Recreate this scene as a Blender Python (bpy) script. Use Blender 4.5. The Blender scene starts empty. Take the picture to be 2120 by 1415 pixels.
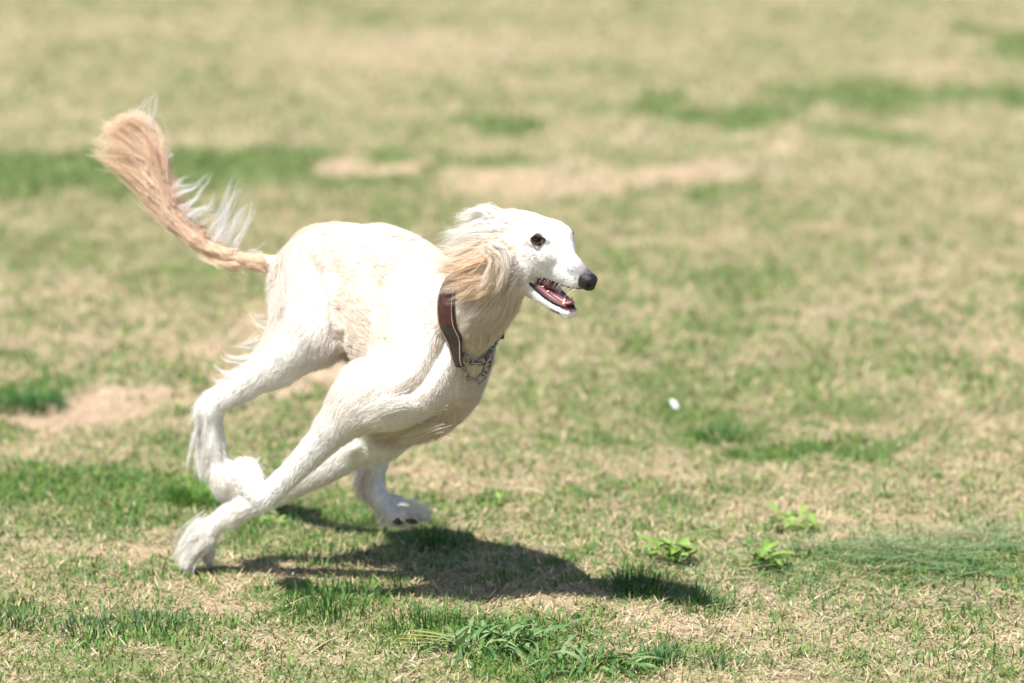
import bpy, math, time
import numpy as np
from mathutils import Vector, Matrix
from mathutils.bvhtree import BVHTree

DEV = ''
rng = np.random.default_rng(7)
scene = bpy.context.scene
COL = scene.collection
R = math.radians

# ------------------------------------------------------------------ camera
PITCH, FPX = R(11.0), 7950.0                # 135 mm lens, focal length in pixels of a 2120 px wide frame
CAM = np.array([0.0, -7.346, 1.888])
cam_data = bpy.data.cameras.new('camera')
cam_data.sensor_width = 36.0
cam_data.lens = 36.0 * FPX / 2120.0
cam_data.clip_start, cam_data.clip_end = 0.1, 3000.0
cam = bpy.data.objects.new('camera', cam_data)
cam.location = CAM
cam.rotation_euler = (R(90) - PITCH, 0, 0)
COL.objects.link(cam)
scene.camera = cam
cam_data.dof.use_dof = DEV != 'clay'
cam_data.dof.focus_distance = 7.02
cam_data.dof.aperture_fstop = 2.3

# ------------------------------------------------------------------ daylight
SUN_EL, SUN_AZ = R(62.5), R(228.0)          # azimuth: direction the light comes FROM, counter-clockwise from +X
world = bpy.data.worlds.new('World')
scene.world = world
world.use_nodes = True
wn = world.node_tree
wn.nodes.clear()
sky = wn.nodes.new('ShaderNodeTexSky')
sky.sky_type = 'NISHITA'
sky.sun_disc = False
sky.sun_elevation = SUN_EL
sky.sun_rotation = R(90) - SUN_AZ
bg = wn.nodes.new('ShaderNodeBackground')
bg.inputs['Strength'].default_value = 0.085
wo = wn.nodes.new('ShaderNodeOutputWorld')
wn.links.new(sky.outputs[0], bg.inputs[0])
wn.links.new(bg.outputs[0], wo.inputs[0])
sun_data = bpy.data.lights.new('sun', 'SUN')
sun_data.energy = 5.0
sun_data.angle = R(0.5)
sun_data.color = (1.0, 0.97, 0.93)
sun = bpy.data.objects.new('sun', sun_data)
sd = Vector((math.cos(SUN_EL) * math.cos(SUN_AZ), math.cos(SUN_EL) * math.sin(SUN_AZ), math.sin(SUN_EL)))
sun.rotation_euler = sd.to_track_quat('Z', 'Y').to_euler()
sun.location = sd * 20
COL.objects.link(sun)
scene.view_settings.view_transform = 'Standard'
scene.view_settings.look = 'None'
scene.view_settings.exposure = 0.78
scene.view_settings.gamma = 1.0
scene.view_settings.use_curve_mapping = False
scene.cycles.use_denoising = True
scene.cycles.max_bounces = 10
scene.cycles.diffuse_bounces = 8
scene.cycles.transmission_bounces = 6
scene.cycles.transparent_max_bounces = 8


# ------------------------------------------------------------------ helpers
def V(*a):
    return np.array(a, float)


def unit(v):
    v = np.asarray(v, float)
    return v / np.maximum(np.linalg.norm(v, axis=-1, keepdims=True), 1e-9)


def P(px, py, Y):
    """world point seen at photo position (px, py) whose distance into the scene is Y"""
    x, y = (px - 1060.0) / FPX, -(py - 707.5) / FPX
    d = np.array([x, math.cos(PITCH) + y * math.sin(PITCH), -math.sin(PITCH) + y * math.cos(PITCH)])
    return CAM + d * ((Y - CAM[1]) / d[1])


def G(px, py):
    """ground point seen at photo position"""
    x, y = (px - 1060.0) / FPX, -(py - 707.5) / FPX
    d = np.array([x, math.cos(PITCH) + y * math.sin(PITCH), -math.sin(PITCH) + y * math.cos(PITCH)])
    return CAM + d * (-CAM[2] / d[2])


def mesh_obj(name, verts, faces, mat=None, parent=None, smooth=True, cols=None):
    me = bpy.data.meshes.new(name)
    verts = np.asarray(verts, np.float32)
    if isinstance(faces, np.ndarray):
        n, k = faces.shape
        me.vertices.add(len(verts))
        me.vertices.foreach_set('co', verts.ravel())
        me.loops.add(n * k)
        me.loops.foreach_set('vertex_index', faces.astype(np.int32).ravel())
        me.polygons.add(n)
        me.polygons.foreach_set('loop_start', np.arange(0, n * k, k, dtype=np.int32))
        me.update(calc_edges=True)
    else:
        me.from_pydata([tuple(map(float, v)) for v in verts], [], [tuple(map(int, f)) for f in faces])
    if smooth:
        me.polygons.foreach_set('use_smooth', np.ones(len(me.polygons), bool))
    if cols is not None:
        add_col(me, cols)
    if mat:
        me.materials.append(mat)
    o = bpy.data.objects.new(name, me)
    COL.objects.link(o)
    if parent:
        o.parent = parent
        o.matrix_parent_inverse = parent.matrix_world.inverted()
    return o


def add_col(me, cols, name='col'):
    a = me.attributes.new(name, 'FLOAT_COLOR', 'POINT')
    c = np.ones((len(cols), 4), np.float32)
    c[:, :3] = cols
    a.data.foreach_set('color', c.ravel())


def empty(name, loc):
    o = bpy.data.objects.new(name, None)
    o.location = loc
    o.empty_display_size = 0.05
    COL.objects.link(o)
    bpy.context.view_layer.update()
    return o


def tag(o, label=None, cat=None, group=None, kind=None):
    for k, v in (('label', label), ('category', cat), ('group', group), ('kind', kind)):
        if v:
            o[k] = v
    return o


# value noise in the plane / in space
def _h(ix, iy, iz, s):
    n = (ix * 374761393 + iy * 668265263 + iz * 2147483647 + s * 1274126177) & 0xffffffff
    n = ((n ^ (n >> 13)) * 1274126177) & 0xffffffff
    return ((n ^ (n >> 16)) & 0xffff) / 65535.0


def noise2(x, y, s=0):
    xi, yi = np.floor(x).astype(np.int64), np.floor(y).astype(np.int64)
    fx, fy = x - xi, y - yi
    fx, fy = fx * fx * (3 - 2 * fx), fy * fy * (3 - 2 * fy)
    z = 0
    return ((_h(xi, yi, z, s) * (1 - fx) + _h(xi + 1, yi, z, s) * fx) * (1 - fy)
            + (_h(xi, yi + 1, z, s) * (1 - fx) + _h(xi + 1, yi + 1, z, s) * fx) * fy)


def fbm(x, y, s=0, o=4):
    v, a, t = 0, 1.0, 0
    for k in range(o):
        v = v + a * noise2(x * 2 ** k, y * 2 ** k, s + 11 * k)
        t += a
        a *= 0.55
    return v / t


def sstep(a, b, x):
    t = np.clip((x - a) / (b - a), 0, 1)
    return t * t * (3 - 2 * t)


# ------------------------------------------------------------------ materials
def new_mat(name):
    m = bpy.data.materials.new(name)
    m.use_nodes = True
    nt = m.node_tree
    bs = nt.nodes['Principled BSDF']
    return m, nt, bs


def plain(name, col, rough=0.6, spec=0.4, metal=0.0, bump=0.0, bscale=300.0, vary=0.0, coat=0.0):
    m, nt, bs = new_mat(name)
    bs.inputs['Roughness'].default_value = rough
    bs.inputs['Specular IOR Level'].default_value = spec
    bs.inputs['Metallic'].default_value = metal
    bs.inputs['Coat Weight'].default_value = coat
    tc = nt.nodes.new('ShaderNodeTexCoord')
    nz = nt.nodes.new('ShaderNodeTexNoise')
    nz.inputs['Scale'].default_value = bscale
    nz.inputs['Detail'].default_value = 4
    nt.links.new(tc.outputs['Object'], nz.inputs['Vector'])
    mx = nt.nodes.new('ShaderNodeMix')
    mx.data_type = 'RGBA'
    nt.links.new(nz.outputs['Fac'], mx.inputs['Factor'])
    mx.inputs[6].default_value = (*[c * (1 - vary) for c in col], 1)
    mx.inputs[7].default_value = (*[min(1, c * (1 + vary)) for c in col], 1)
    nt.links.new(mx.outputs[2], bs.inputs['Base Color'])
    if bump:
        b = nt.nodes.new('ShaderNodeBump')
        b.inputs['Strength'].default_value = bump
        b.inputs['Distance'].default_value = 0.002
        nt.links.new(nz.outputs['Fac'], b.inputs['Height'])
        nt.links.new(b.outputs[0], bs.inputs['Normal'])
    return m


def attr_mat(name, rough=0.7, spec=0.2, bump=0.0, bscale=200.0, trans=0.0):
    """colour from the mesh's own colour attribute, varied by a little noise"""
    m, nt, bs = new_mat(name)
    at = nt.nodes.new('ShaderNodeAttribute')
    at.attribute_name = 'col'
    tc = nt.nodes.new('ShaderNodeTexCoord')
    nz = nt.nodes.new('ShaderNodeTexNoise')
    nz.inputs['Scale'].default_value = bscale
    nz.inputs['Detail'].default_value = 3
    nt.links.new(tc.outputs['Object'], nz.inputs['Vector'])
    mr = nt.nodes.new('ShaderNodeMapRange')
    mr.inputs['To Min'].default_value = 0.82
    mr.inputs['To Max'].default_value = 1.15
    nt.links.new(nz.outputs['Fac'], mr.inputs['Value'])
    mu = nt.nodes.new('ShaderNodeVectorMath')
    mu.operation = 'SCALE'
    nt.links.new(at.outputs['Color'], mu.inputs[0])
    nt.links.new(mr.outputs[0], mu.inputs['Scale'])
    nt.links.new(mu.outputs[0], bs.inputs['Base Color'])
    bs.inputs['Roughness'].default_value = rough
    bs.inputs['Specular IOR Level'].default_value = spec
    if bump:
        b = nt.nodes.new('ShaderNodeBump')
        b.inputs['Strength'].default_value = bump
        b.inputs['Distance'].default_value = 0.003
        nt.links.new(nz.outputs['Fac'], b.inputs['Height'])
        nt.links.new(b.outputs[0], bs.inputs['Normal'])
    if trans:
        tr = nt.nodes.new('ShaderNodeBsdfTranslucent')
        nt.links.new(mu.outputs[0], tr.inputs['Color'])
        ms = nt.nodes.new('ShaderNodeMixShader')
        ms.inputs[0].default_value = trans
        nt.links.new(bs.outputs[0], ms.inputs[1])
        nt.links.new(tr.outputs[0], ms.inputs[2])
        nt.links.new(ms.outputs[0], nt.nodes['Material Output'].inputs[0])
    return m


# ------------------------------------------------------------------ the dog: a field of tapered limbs, blended, then meshed as one skin
HEADING = R(42)
FW = V(math.cos(HEADING), -math.sin(HEADING), 0)
RT = V(-math.sin(HEADING), -math.cos(HEADING), 0)     # the dog's own right side, turned to the camera
H = 0.003
LO, HI = V(-0.86, -0.64, -0.02), V(0.20, 0.34, 0.97)
NX, NY, NZ = [int(n) for n in np.ceil((HI - LO) / H)]
FIELD = np.full((NX, NY, NZ), 0.06, np.float32)
SEGS = []          # (A, B, ra, rb, lateral axis, squash, region) for fur grain, length and colour

WHITE = V(.87, .845, .805)
REG = {  # colour, fur length, stand-up (0 flat .. 1 upright)
    'torso': (V(.735, .625, .52), .0135, .18),
    'shoulder': (V(.85, .79, .725), .0145, .19),
    'belly': (V(.75, .675, .59), .020, .21),  # cream coat browned to carry the shade beneath the chest
    'leg': (WHITE, .0160, .22),
    'thigh': (V(.785, .715, .64), .0155, .20),
    'neck': (V(.76, .675, .58), .020, .21),  # cream coat darkened to paint in the neck's shaded side
    'face': (V(.84, .82, .80), .006, .22),
    'skull': (V(.79, .72, .635), .009, .20),
    'ear': (V(.84, .74, .60), .03, .3),
    'tail': (V(.84, .66, .50), .017, .16),
    'paw': (WHITE, .013, .30),
}


def catmull(pts, n=6):
    pts = np.asarray(pts, float)
    q = np.vstack([2 * pts[0] - pts[1], pts, 2 * pts[-1] - pts[-2]])
    out = []
    for i in range(1, len(q) - 2):
        for t in np.linspace(0, 1, n, endpoint=False):
            a, b, c, d = q[i - 1], q[i], q[i + 1], q[i + 2]
            out.append(.5 * (2 * b + (c - a) * t + (2 * a - 5 * b + 4 * c - d) * t * t + (3 * b - a - 3 * c + d) * t ** 3))
    out.append(pts[-1])
    return np.array(out)


def stretch(p, l, s):
    return p if s == 1 else p + ((p @ l) * (1 / s - 1))[..., None] * l


def seg_dist(q, a, b, ra, rb):
    ba = b - a
    t = np.clip(((q - a) @ ba) / max(ba @ ba, type(ba[0])(1e-9)), 0, 1)
    w = q - a
    w -= t[..., None] * ba
    return np.sqrt(np.einsum('...i,...i', w, w)) - (ra + t * (rb - ra))


def smin(a, b, k):
    h = np.maximum(k - np.abs(a - b), 0) / k
    return np.minimum(a, b) - h * h * k * .25


def tube(pts, region, k=.02, squash=1.0, lateral=None, sub=5, carve=False):
    """pts: list of (point, radius)"""
    lateral = RT if lateral is None else unit(lateral)
    arr = catmull([[*p, r] for p, r in pts], sub) if len(pts) > 2 else np.array([[*p, r] for p, r in pts])
    pad = max(k, .01) + .014
    los = np.minimum(arr[:-1, :3], arr[1:, :3]) - (np.maximum(arr[:-1, 3], arr[1:, 3]) * max(1, squash) + pad)[:, None]
    his = np.maximum(arr[:-1, :3], arr[1:, :3]) + (np.maximum(arr[:-1, 3], arr[1:, 3]) * max(1, squash) + pad)[:, None]
    lo = np.maximum(((los.min(0) - LO) / H).astype(int), 0)
    hi = np.minimum(((his.max(0) - LO) / H).astype(int) + 1, [NX, NY, NZ])
    if np.any(hi <= lo):
        return
    l32 = lateral.astype(np.float32)
    d = np.full(tuple(hi - lo), .06, np.float32)
    for i in range(len(arr) - 1):
        l2 = np.maximum(((los[i] - LO) / H).astype(int), lo)
        h2 = np.minimum(((his[i] - LO) / H).astype(int) + 1, hi)
        ax = [(LO[j] + (np.arange(l2[j], h2[j]) + .5) * H).astype(np.float32) for j in range(3)]
        q = stretch(np.stack(np.meshgrid(*ax, indexing='ij'), -1), l32, np.float32(squash))
        a, b = [stretch(arr[j, :3], lateral, squash).astype(np.float32) for j in (i, i + 1)]
        e = seg_dist(q, a, b, np.float32(arr[i, 3]), np.float32(arr[i + 1, 3])) * np.float32((min(1, squash) + 1) / 2)
        v = d[tuple(slice(l2[j] - lo[j], h2[j] - lo[j]) for j in range(3))]
        np.minimum(v, e, out=v)
        if not carve:
            SEGS.append((arr[i, :3], arr[i + 1, :3], arr[i, 3], arr[i + 1, 3], lateral, squash, region))
    sl = tuple(slice(lo[i], hi[i]) for i in range(3))
    f = FIELD[sl]
    FIELD[sl] = -smin(-f, d, np.float32(k)) if carve else smin(f, d, np.float32(k))


# head frame
HPSI, HTH = R(42), R(18)
hx = V(math.cos(HTH) * math.cos(HPSI), -math.cos(HTH) * math.sin(HPSI), -math.sin(HTH))
hy = V(-math.sin(HPSI), -math.cos(HPSI), 0)
hz = np.cross(hx, -hy)
HO = P(1113, 497, -.50) - .034 * hy


def HD(x, y, z):
    return HO + x * hx + y * hy + z * hz


def blob(c, r, region, k=.015, ax=None, squash=1.0, dx=0.0):
    """a short rounded lump in the head frame"""
    a, b = HD(c[0] - dx, c[1], c[2]), HD(c[0] + dx, c[1], c[2])
    tube([(b, r), (a, r)], region, k, squash, hy if ax is None else ax)


t_start = time.time()
# trunk
tube([(P(655, 562, .05), .070), (P(676, 556, .015), .085), (P(722, 556, -.05), .088), (P(790, 594, -.12), .108),
      (P(838, 662, -.18), .138), (P(880, 735, -.24), .130), (P(893, 775, -.28), .090)][::-1], 'torso', .03, .74)
tube([(P(890, 770, -.29), .078), (P(872, 818, -.26), .072), (P(820, 845, -.20), .06)], 'belly', .04)          # breastbone
tube([(P(878, 572, -.22), .045), (P(850, 560, -.20), .055), (P(790, 535, -.13), .055)], 'torso', .04)          # withers
for i, (px, py) in enumerate(((828, 490), (846, 496), (861, 505), (874, 517), (884, 531))):                    # spine knobs of the bent back
    tube([(P(px + 2, py - 7, -.19 - .008 * i), .009), (P(px - 2, py + 8, -.185 - .008 * i), .014)], 'torso', .008)
# neck
tube([(P(1062, 548, -.45), 0.0494), (P(1008, 612, -.405), 0.0530), (P(952, 680, -.34), 0.0625), (P(915, 715, -.27), 0.0836),
      (P(880, 700, -.22), .09)], 'neck', .035)
# tail core
tube([(P(622, 560, .07), 0.0246), (P(582, 549, .10), 0.0180), (P(505, 538, .13), 0.0148), (P(432, 510, .17), 0.0139), (P(374, 457, .20), 0.0172),
      (P(322, 390, .22), .026), (P(292, 332, .235), .028), (P(266, 295, .245), .026), (P(240, 276, .25), .015)], 'tail', .015, .75,
     lateral=V(.35, .93, .1))
# near (right) hind leg
tube([(P(650, 580, -.035), .084), (P(654, 635, -.075), .080), (P(658, 690, -.11), .062)], 'thigh', .03, .72)
tube([(P(630, 600, -.02), .056), (P(620, 680, -.06), .058), (P(576, 745, -.06), .045)], 'thigh', .03, .8)
tube([(P(655, 685, -.12), 0.0520), (P(590, 742, -.09), 0.0420), (P(520, 788, -.06), 0.0300), (P(460, 826, -.035), 0.0225), (P(446, 843, -.03), 0.0210)], 'leg', .02, .85)
tube([(P(440, 826, -.03), 0.0130), (P(436, 845, -.03), 0.0200), (P(440, 880, -.028), 0.0195), (P(447, 930, -.025), 0.0185), (P(458, 975, -.02), 0.0200)], 'leg', .012)


def paw(base, tip, spread_dir, r, width, lift=0.0, toes=4):
    """four toes fanned from the pastern; base and tip are points, spread_dir lies across the toes"""
    sdv = unit(spread_dir)
    for i in range(toes):
        u = (i - (toes - 1) / 2) / ((toes - 1) / 2)
        ln = 1.0 - .16 * abs(u) ** 2
        e = base + (tip - base) * ln + sdv * u * width
        m = base + (tip - base) * .55 * ln + sdv * u * width * .75
        up = np.cross(unit(tip - base), sdv)
        up = up if up[2] > 0 else -up
        tube([(base + sdv * u * width * .45, r * 1.02), (m + up * r * .25, r * .95), (e - up * r * .2, r * .78)], 'paw', .004, sub=3)
        TOES.append((e, unit(tip - base), up, r * .78))


TOES = []
tube([(P(458, 970, -.02), 0.0239), (P(465, 992, -.025), 0.0248)], 'paw', .012)
paw(P(462, 985, -.025), P(473, 1024, -.03), V(1, -.25, .15), .0125, .017)
# far hind leg
tube([(P(668, 560, .06), .082), (P(730, 650, .04), .075), (P(790, 740, .01), .055)], 'thigh', .03, .75)
tube([(P(795, 740, .0), .052), (P(800, 830, .03), .036), (P(790, 930, .06), .021), (P(772, 978, .07), .023)], 'leg', .015, .9)
tube([(P(764, 972, .075), 0.0180), (P(768, 990, .07), 0.0234), (P(776, 1015, .055), 0.0207), (P(794, 1040, .03), 0.0189), (P(808, 1052, .01), 0.0198)], 'leg', .01)
tube([(P(806, 1050, .01), .024), (P(828, 1060, -.01), .026)], 'paw', .01)
paw(P(824, 1055, -.002), P(848, 1066, -.050), V(.93, .3, -.06), .0145, .031)
# near (right) foreleg
tube([(P(880, 620, -.27), .055), (P(885, 700, -.33), .062), (P(875, 775, -.365), .058), (P(820, 815, -.36), .062), (P(752, 838, -.335), .050)], 'shoulder', .03, .8)
tube([(P(765, 800, -.325), 0.0520), (P(735, 830, -.33), 0.0420), (P(700, 872, -.315), 0.0310)], 'shoulder', .03, .85)
tube([(P(748, 832, -.335), 0.0400), (P(700, 880, -.315), 0.0320), (P(640, 943, -.29), 0.0235), (P(580, 1005, -.262), 0.0195), (P(548, 1030, -.25), 0.0210)], 'leg', .02, .9)
tube([(P(552, 1030, -.25), 0.0210), (P(535, 1020, -.235), 0.0200), (P(519, 998, -.205), 0.0200)], 'leg', .008)
tube([(P(522, 1002, -.21), .025), (P(512, 985, -.19), .026)], 'paw', .008)
paw(P(516, 992, -.197), P(503, 958, -.16), V(.8, -.5, .25), .012, .016)
# far foreleg, bearing on the ground
tube([(P(860, 790, -.18), .06), (P(800, 880, -.17), .058), (P(765, 908, -.155), .046)], 'leg', .03, .8)
tube([(P(770, 905, -.155), 0.0370), (P(700, 950, -.13), 0.0320), (P(600, 1005, -.09), 0.0260), (P(510, 1050, -.05), 0.0210), (P(478, 1068, -.035), 0.0200)], 'leg', .02, .9)
tube([(P(480, 1066, -.035), 0.0200), (P(445, 1088, -.02), 0.0175), (P(417, 1115, -.01), 0.0190)], 'leg', .012)
tube([(P(420, 1112, -.01), 0.0200), (P(404, 1132, -.008), 0.0190)], 'paw', .010)
paw(P(410, 1122, -.01), P(384, 1172, -.012), V(.55, .8, .1), .0100, .011)
tube([(P(426, 1110, .0), 0.0187), (P(430, 1140, .018), 0.0119), (P(432, 1164, .02), 0.0081)], 'paw', .008)
# head
tube([(HD(.0, 0, -.002), .026), (HD(-.042, 0, -.014), .0385), (HD(-.085, 0, -.020), .034)], 'skull', .015, 1.18, hy)
tube([(HD(.099, 0, -.036), .0190), (HD(.082, 0, -.038), .0255), (HD(.05, 0, -.037), .0335), (HD(.02, 0, -.034), .0410), (HD(-.02, 0, -.030), .048)], 'face', .012, .70, hy)
tube([(HD(.030, 0, -.008), .014), (HD(.0, 0, .000), .0225)], 'face', .02, 1.3, hy)
for s in (1, -1):
    blob((.0, s * .025, .0065), .0135, 'face', .018, dx=.012)                       # brow
    blob((.006, s * .026, -.020), .0155, 'face', .02, dx=.018)                      # cheekbone
    tube([(HD(-.012, s * .020, -.052), .027), (HD(-.05, s * .022, -.045), .034)], 'face', .02)
    tube([(HD(.086, s * .007, -.1095), .0090), (HD(.05, s * .011, -.1085), .0110), (HD(.01, s * .017, -.099), .0140), (HD(-.03, s * .022, -.078), .023)], 'face', .006)
tube([(HD(.084, 0, -.1115), .0090), (HD(.05, 0, -.1125), .0105), (HD(.0, 0, -.107), .0145)], 'face', .006)
tube([(HD(-.01, 0, -.093), .019), (HD(-.055, 0, -.076), .035), (HD(-.078, 0, -.058), .042)], 'neck', .02)
# ear leather, blown back
tube([(P(1040, 492, -.462), .016), (P(1028, 520, -.478), .024), (P(1016, 552, -.472), .026), (P(1008, 580, -.455), .017)], 'ear', .008, .38, lateral=V(-.35, -.9, .1))
tube([(P(1050, 462, -.44), .016), (P(1022, 455, -.42), .018), (P(1000, 462, -.40), .013)], 'ear', .008, .5, lateral=V(-.35, -.9, .1))
print('field', time.time() - t_start)


def surface_nets(F):
    ins = F < 0
    s = ins.astype(np.int8)
    c = np.zeros((NX - 1, NY - 1, NZ - 1), np.int8)
    for dx in (0, 1):
        for dy in (0, 1):
            for dz in (0, 1):
                c += s[dx:NX - 1 + dx, dy:NY - 1 + dy, dz:NZ - 1 + dz]
    ii = np.array(np.nonzero((c > 0) & (c < 8))).T
    ids = np.full(c.shape, -1, np.int32)
    ids[ii[:, 0], ii[:, 1], ii[:, 2]] = np.arange(len(ii))
    corner = {}
    for dx in (0, 1):
        for dy in (0, 1):
            for dz in (0, 1):
                corner[dx, dy, dz] = F[ii[:, 0] + dx, ii[:, 1] + dy, ii[:, 2] + dz]
    acc = np.zeros((len(ii), 3))
    cnt = np.zeros(len(ii))
    keys = list(corner)
    for a in keys:
        for ax in range(3):
            if a[ax]:
                continue
            b = list(a)
            b[ax] = 1
            fa, fb = corner[a], corner[tuple(b)]
            x = (fa < 0) != (fb < 0)
            t = np.where(x, fa / np.where(x, fa - fb, 1), 0)
            p = np.tile(np.array(a, float), (len(ii), 1))
            p[:, ax] += t
            acc[x] += p[x]
            cnt[x] += 1
    verts = LO + (ii + .5 + acc / cnt[:, None]) * H
    faces = []
    for ax in range(3):
        o1, o2 = [(1, 2), (2, 0), (0, 1)][ax]
        sa = [slice(1, -1)] * 3
        sb = [slice(1, -1)] * 3
        sa[ax], sb[ax] = slice(0, -1), slice(1, None)
        A, B = ins[tuple(sa)], ins[tuple(sb)]
        for flip in (False, True):
            e = np.array(np.nonzero((A & ~B) if not flip else (~A & B))).T
            if not len(e):
                continue
            base = e.copy()
            base[:, o1] += 1
            base[:, o2] += 1
            q = []
            for d1, d2 in ((1, 1), (0, 1), (0, 0), (1, 0)):
                cc = base.copy()
                cc[:, o1] -= d1
                cc[:, o2] -= d2
                q.append(ids[cc[:, 0], cc[:, 1], cc[:, 2]])
            q = np.array(q).T
            if flip:
                q = q[:, ::-1]
            faces.append(q)
    faces = np.vstack(faces)
    return verts, faces[(faces >= 0).all(1)]


BV, BF = surface_nets(FIELD)
del FIELD
print('mesh', len(BV), len(BF), time.time() - t_start)

# relax the skin a little
edges = np.vstack([BF[:, [0, 1]], BF[:, [1, 2]], BF[:, [2, 3]], BF[:, [3, 0]]])
deg = np.zeros(len(BV))
np.add.at(deg, edges[:, 0], 1)
np.add.at(deg, edges[:, 1], 1)
for it in range(3):
    s = np.zeros_like(BV)
    np.add.at(s, edges[:, 0], BV[edges[:, 1]])
    np.add.at(s, edges[:, 1], BV[edges[:, 0]])
    BV = BV * .5 + .5 * s / deg[:, None]

bvh = BVHTree.FromPolygons([Vector(v) for v in BV], [tuple(map(int, f)) for f in BF])


def surf(px, py, lift=0.0):
    """point of the dog's skin under a photo position"""
    d = unit(P(px, py, 0) - CAM)
    h = bvh.ray_cast(Vector(CAM), Vector(d))
    if h[0] is None:
        return None, None
    return np.array(h[0]) + lift * np.array(h[1]), np.array(h[1])


def sculpt(track, width, depth):
    """press (depth > 0) or raise the skin along a line on its surface"""
    pts = [surf(*q)[0] for q in track]
    pts = np.array([q for q in pts if q is not None])
    if len(pts) > 1:
        pts = catmull(pts, 8)
    d = np.full(len(BV), 9.0)
    for q in pts:
        d = np.minimum(d, ((BV - q) ** 2).sum(1))
    return depth * np.exp(-d / width ** 2)


def vertex_normals(v, f):
    n = np.cross(v[f[:, 2]] - v[f[:, 0]], v[f[:, 3]] - v[f[:, 1]])
    out = np.zeros_like(v)
    for k in range(4):
        np.add.at(out, f[:, k], n)
    return unit(out)


BN = vertex_normals(BV, BF)
press = sum(sculpt(*q) for q in [
    ([(922, 700), (903, 745), (868, 795), (832, 822)], .016, .017),          # between shoulder and forechest
    ([(706, 650), (712, 700), (714, 738)], .012, .008),                      # flank behind the ribs
    ([(462, 850), (456, 900), (462, 960)], .006, .004), ([(438, 860), (432, 920)], .005, .0025),
    ([(440, 1078), (412, 1108), (398, 1140)], .006, .004),
    ([(1078, 530), (1088, 552), (1084, 572)], .007, .003), ([(1058, 520), (1060, 560), (1050, 605)], .008, .006), ([(1118, 528), (1150, 548), (1182, 572)], .006, .0018), ([(1098, 514), (1115, 517)], .005, .002),
    ([(800, 745), (770, 790)], .030, -.006), ([(1062, 535), (1062, 560)], .014, -.004), ([(640, 700), (600, 745)], .02, -.005),
    ([(760, 560), (780, 640), (770, 720)], .022, .007), ([(850, 610), (815, 700)], .02, -.004), ([(650, 560), (632, 640)], .02, .006), ([(600, 560), (590, 620)], .02, -.004), ([(690, 600), (690, 660)], .018, -.004), ([(660, 640), (690, 700)], .012, .005),
    ([(940, 810), (905, 850)], .02, -.005)])
BV = BV - BN * press[:, None]
bvh = BVHTree.FromPolygons([Vector(v) for v in BV], [tuple(map(int, f)) for f in BF])
#@@BODY_END
# ------------------------------------------------------------------ per-vertex coat: colour, length, direction
# where the collar sits: centre, axis along the neck
cn = unit(V(.70, -.66, .13))
cc0 = P(982, 668, -.365)
BN = vertex_normals(BV, BF)
W = np.zeros(len(BV))
VCOL = np.zeros((len(BV), 3))
VLEN = np.zeros(len(BV))
VSTAND = np.zeros(len(BV))
VGRAIN = np.zeros((len(BV), 3))
WREG = {}
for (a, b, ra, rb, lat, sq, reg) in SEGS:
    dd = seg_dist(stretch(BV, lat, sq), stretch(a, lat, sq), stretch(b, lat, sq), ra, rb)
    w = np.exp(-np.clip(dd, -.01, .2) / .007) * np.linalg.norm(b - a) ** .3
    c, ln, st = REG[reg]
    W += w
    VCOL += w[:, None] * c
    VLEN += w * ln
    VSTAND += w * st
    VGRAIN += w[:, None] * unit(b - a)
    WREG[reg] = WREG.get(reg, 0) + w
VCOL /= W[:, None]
VLEN /= W
VSTAND /= W
for r_ in WREG:
    WREG[r_] = WREG[r_] / W
VGRAIN -= (VGRAIN * BN).sum(1)[:, None] * BN
VGRAIN = unit(VGRAIN)

HL = np.stack([(BV - HO) @ hx, (BV - HO) @ hy, (BV - HO) @ hz], 1)      # head coordinates of every skin point
headw = WREG['face'] + WREG['skull']
# cream cloud over the back and flank, whiter towards the legs
cl = fbm(BV[:, 0] * 9 + BV[:, 1] * 5, BV[:, 2] * 11, 3)
tw = WREG['torso']
VCOL = VCOL * (1 + (tw * (cl - .5) * .10)[:, None] * V(0, .6, 1.2))
low = sstep(.36, .26, BV[:, 2]) * tw * .6
VCOL = VCOL * (1 - low[:, None]) + WHITE * low[:, None]
# warm brush of colour behind the elbows and on the lower brisket
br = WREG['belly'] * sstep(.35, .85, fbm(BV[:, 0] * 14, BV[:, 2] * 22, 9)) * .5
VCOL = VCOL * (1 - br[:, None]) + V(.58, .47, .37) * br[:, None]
# face markings: grey muzzle top, dark lips, freckles
bare = np.zeros(len(BV))
mz = sstep(.058, .094, HL[:, 0]) * (headw > .3) * (HL[:, 2] > -.075)
gt = mz * sstep(-.046, -.024, HL[:, 2]) * .8
VCOL = VCOL * (1 - gt[:, None]) + V(.13, .11, .11) * gt[:, None]
ft = mz * sstep(.62, .7, fbm(HL[:, 0] * 300, HL[:, 2] * 300 + HL[:, 1] * 200, 5, 1)) * .5
VCOL = VCOL * (1 - ft[:, None]) + V(.2, .17, .16) * ft[:, None]
fr = (headw > .3) * sstep(.092, .104, HL[:, 0]) * (HL[:, 2] > -.075)
VCOL = VCOL * (1 - .8 * fr[:, None]) + V(.06, .05, .05) * .8 * fr[:, None]
chin = (HL[:, 0] > .058) & (HL[:, 0] < .084) & (HL[:, 2] < -.1135) & (headw > .3)
VCOL[chin] = VCOL[chin] * .25 + V(.10, .08, .08) * .75
nz_ = BN @ hz
roof = (headw > .3) & (HL[:, 0] > -.005) & (HL[:, 2] < -.050) & (HL[:, 2] > -.09) & (nz_ < -.72) & (np.abs(HL[:, 1]) < .022)
floor_ = (headw > .3) & (HL[:, 0] > -.005) & (HL[:, 2] > -.112) & (HL[:, 2] < -.085) & (nz_ > .45)
VCOL[roof] = V(.16, .05, .055)
VCOL[floor_] = V(.18, .06, .065)
bare[roof | floor_] = 1
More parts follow.
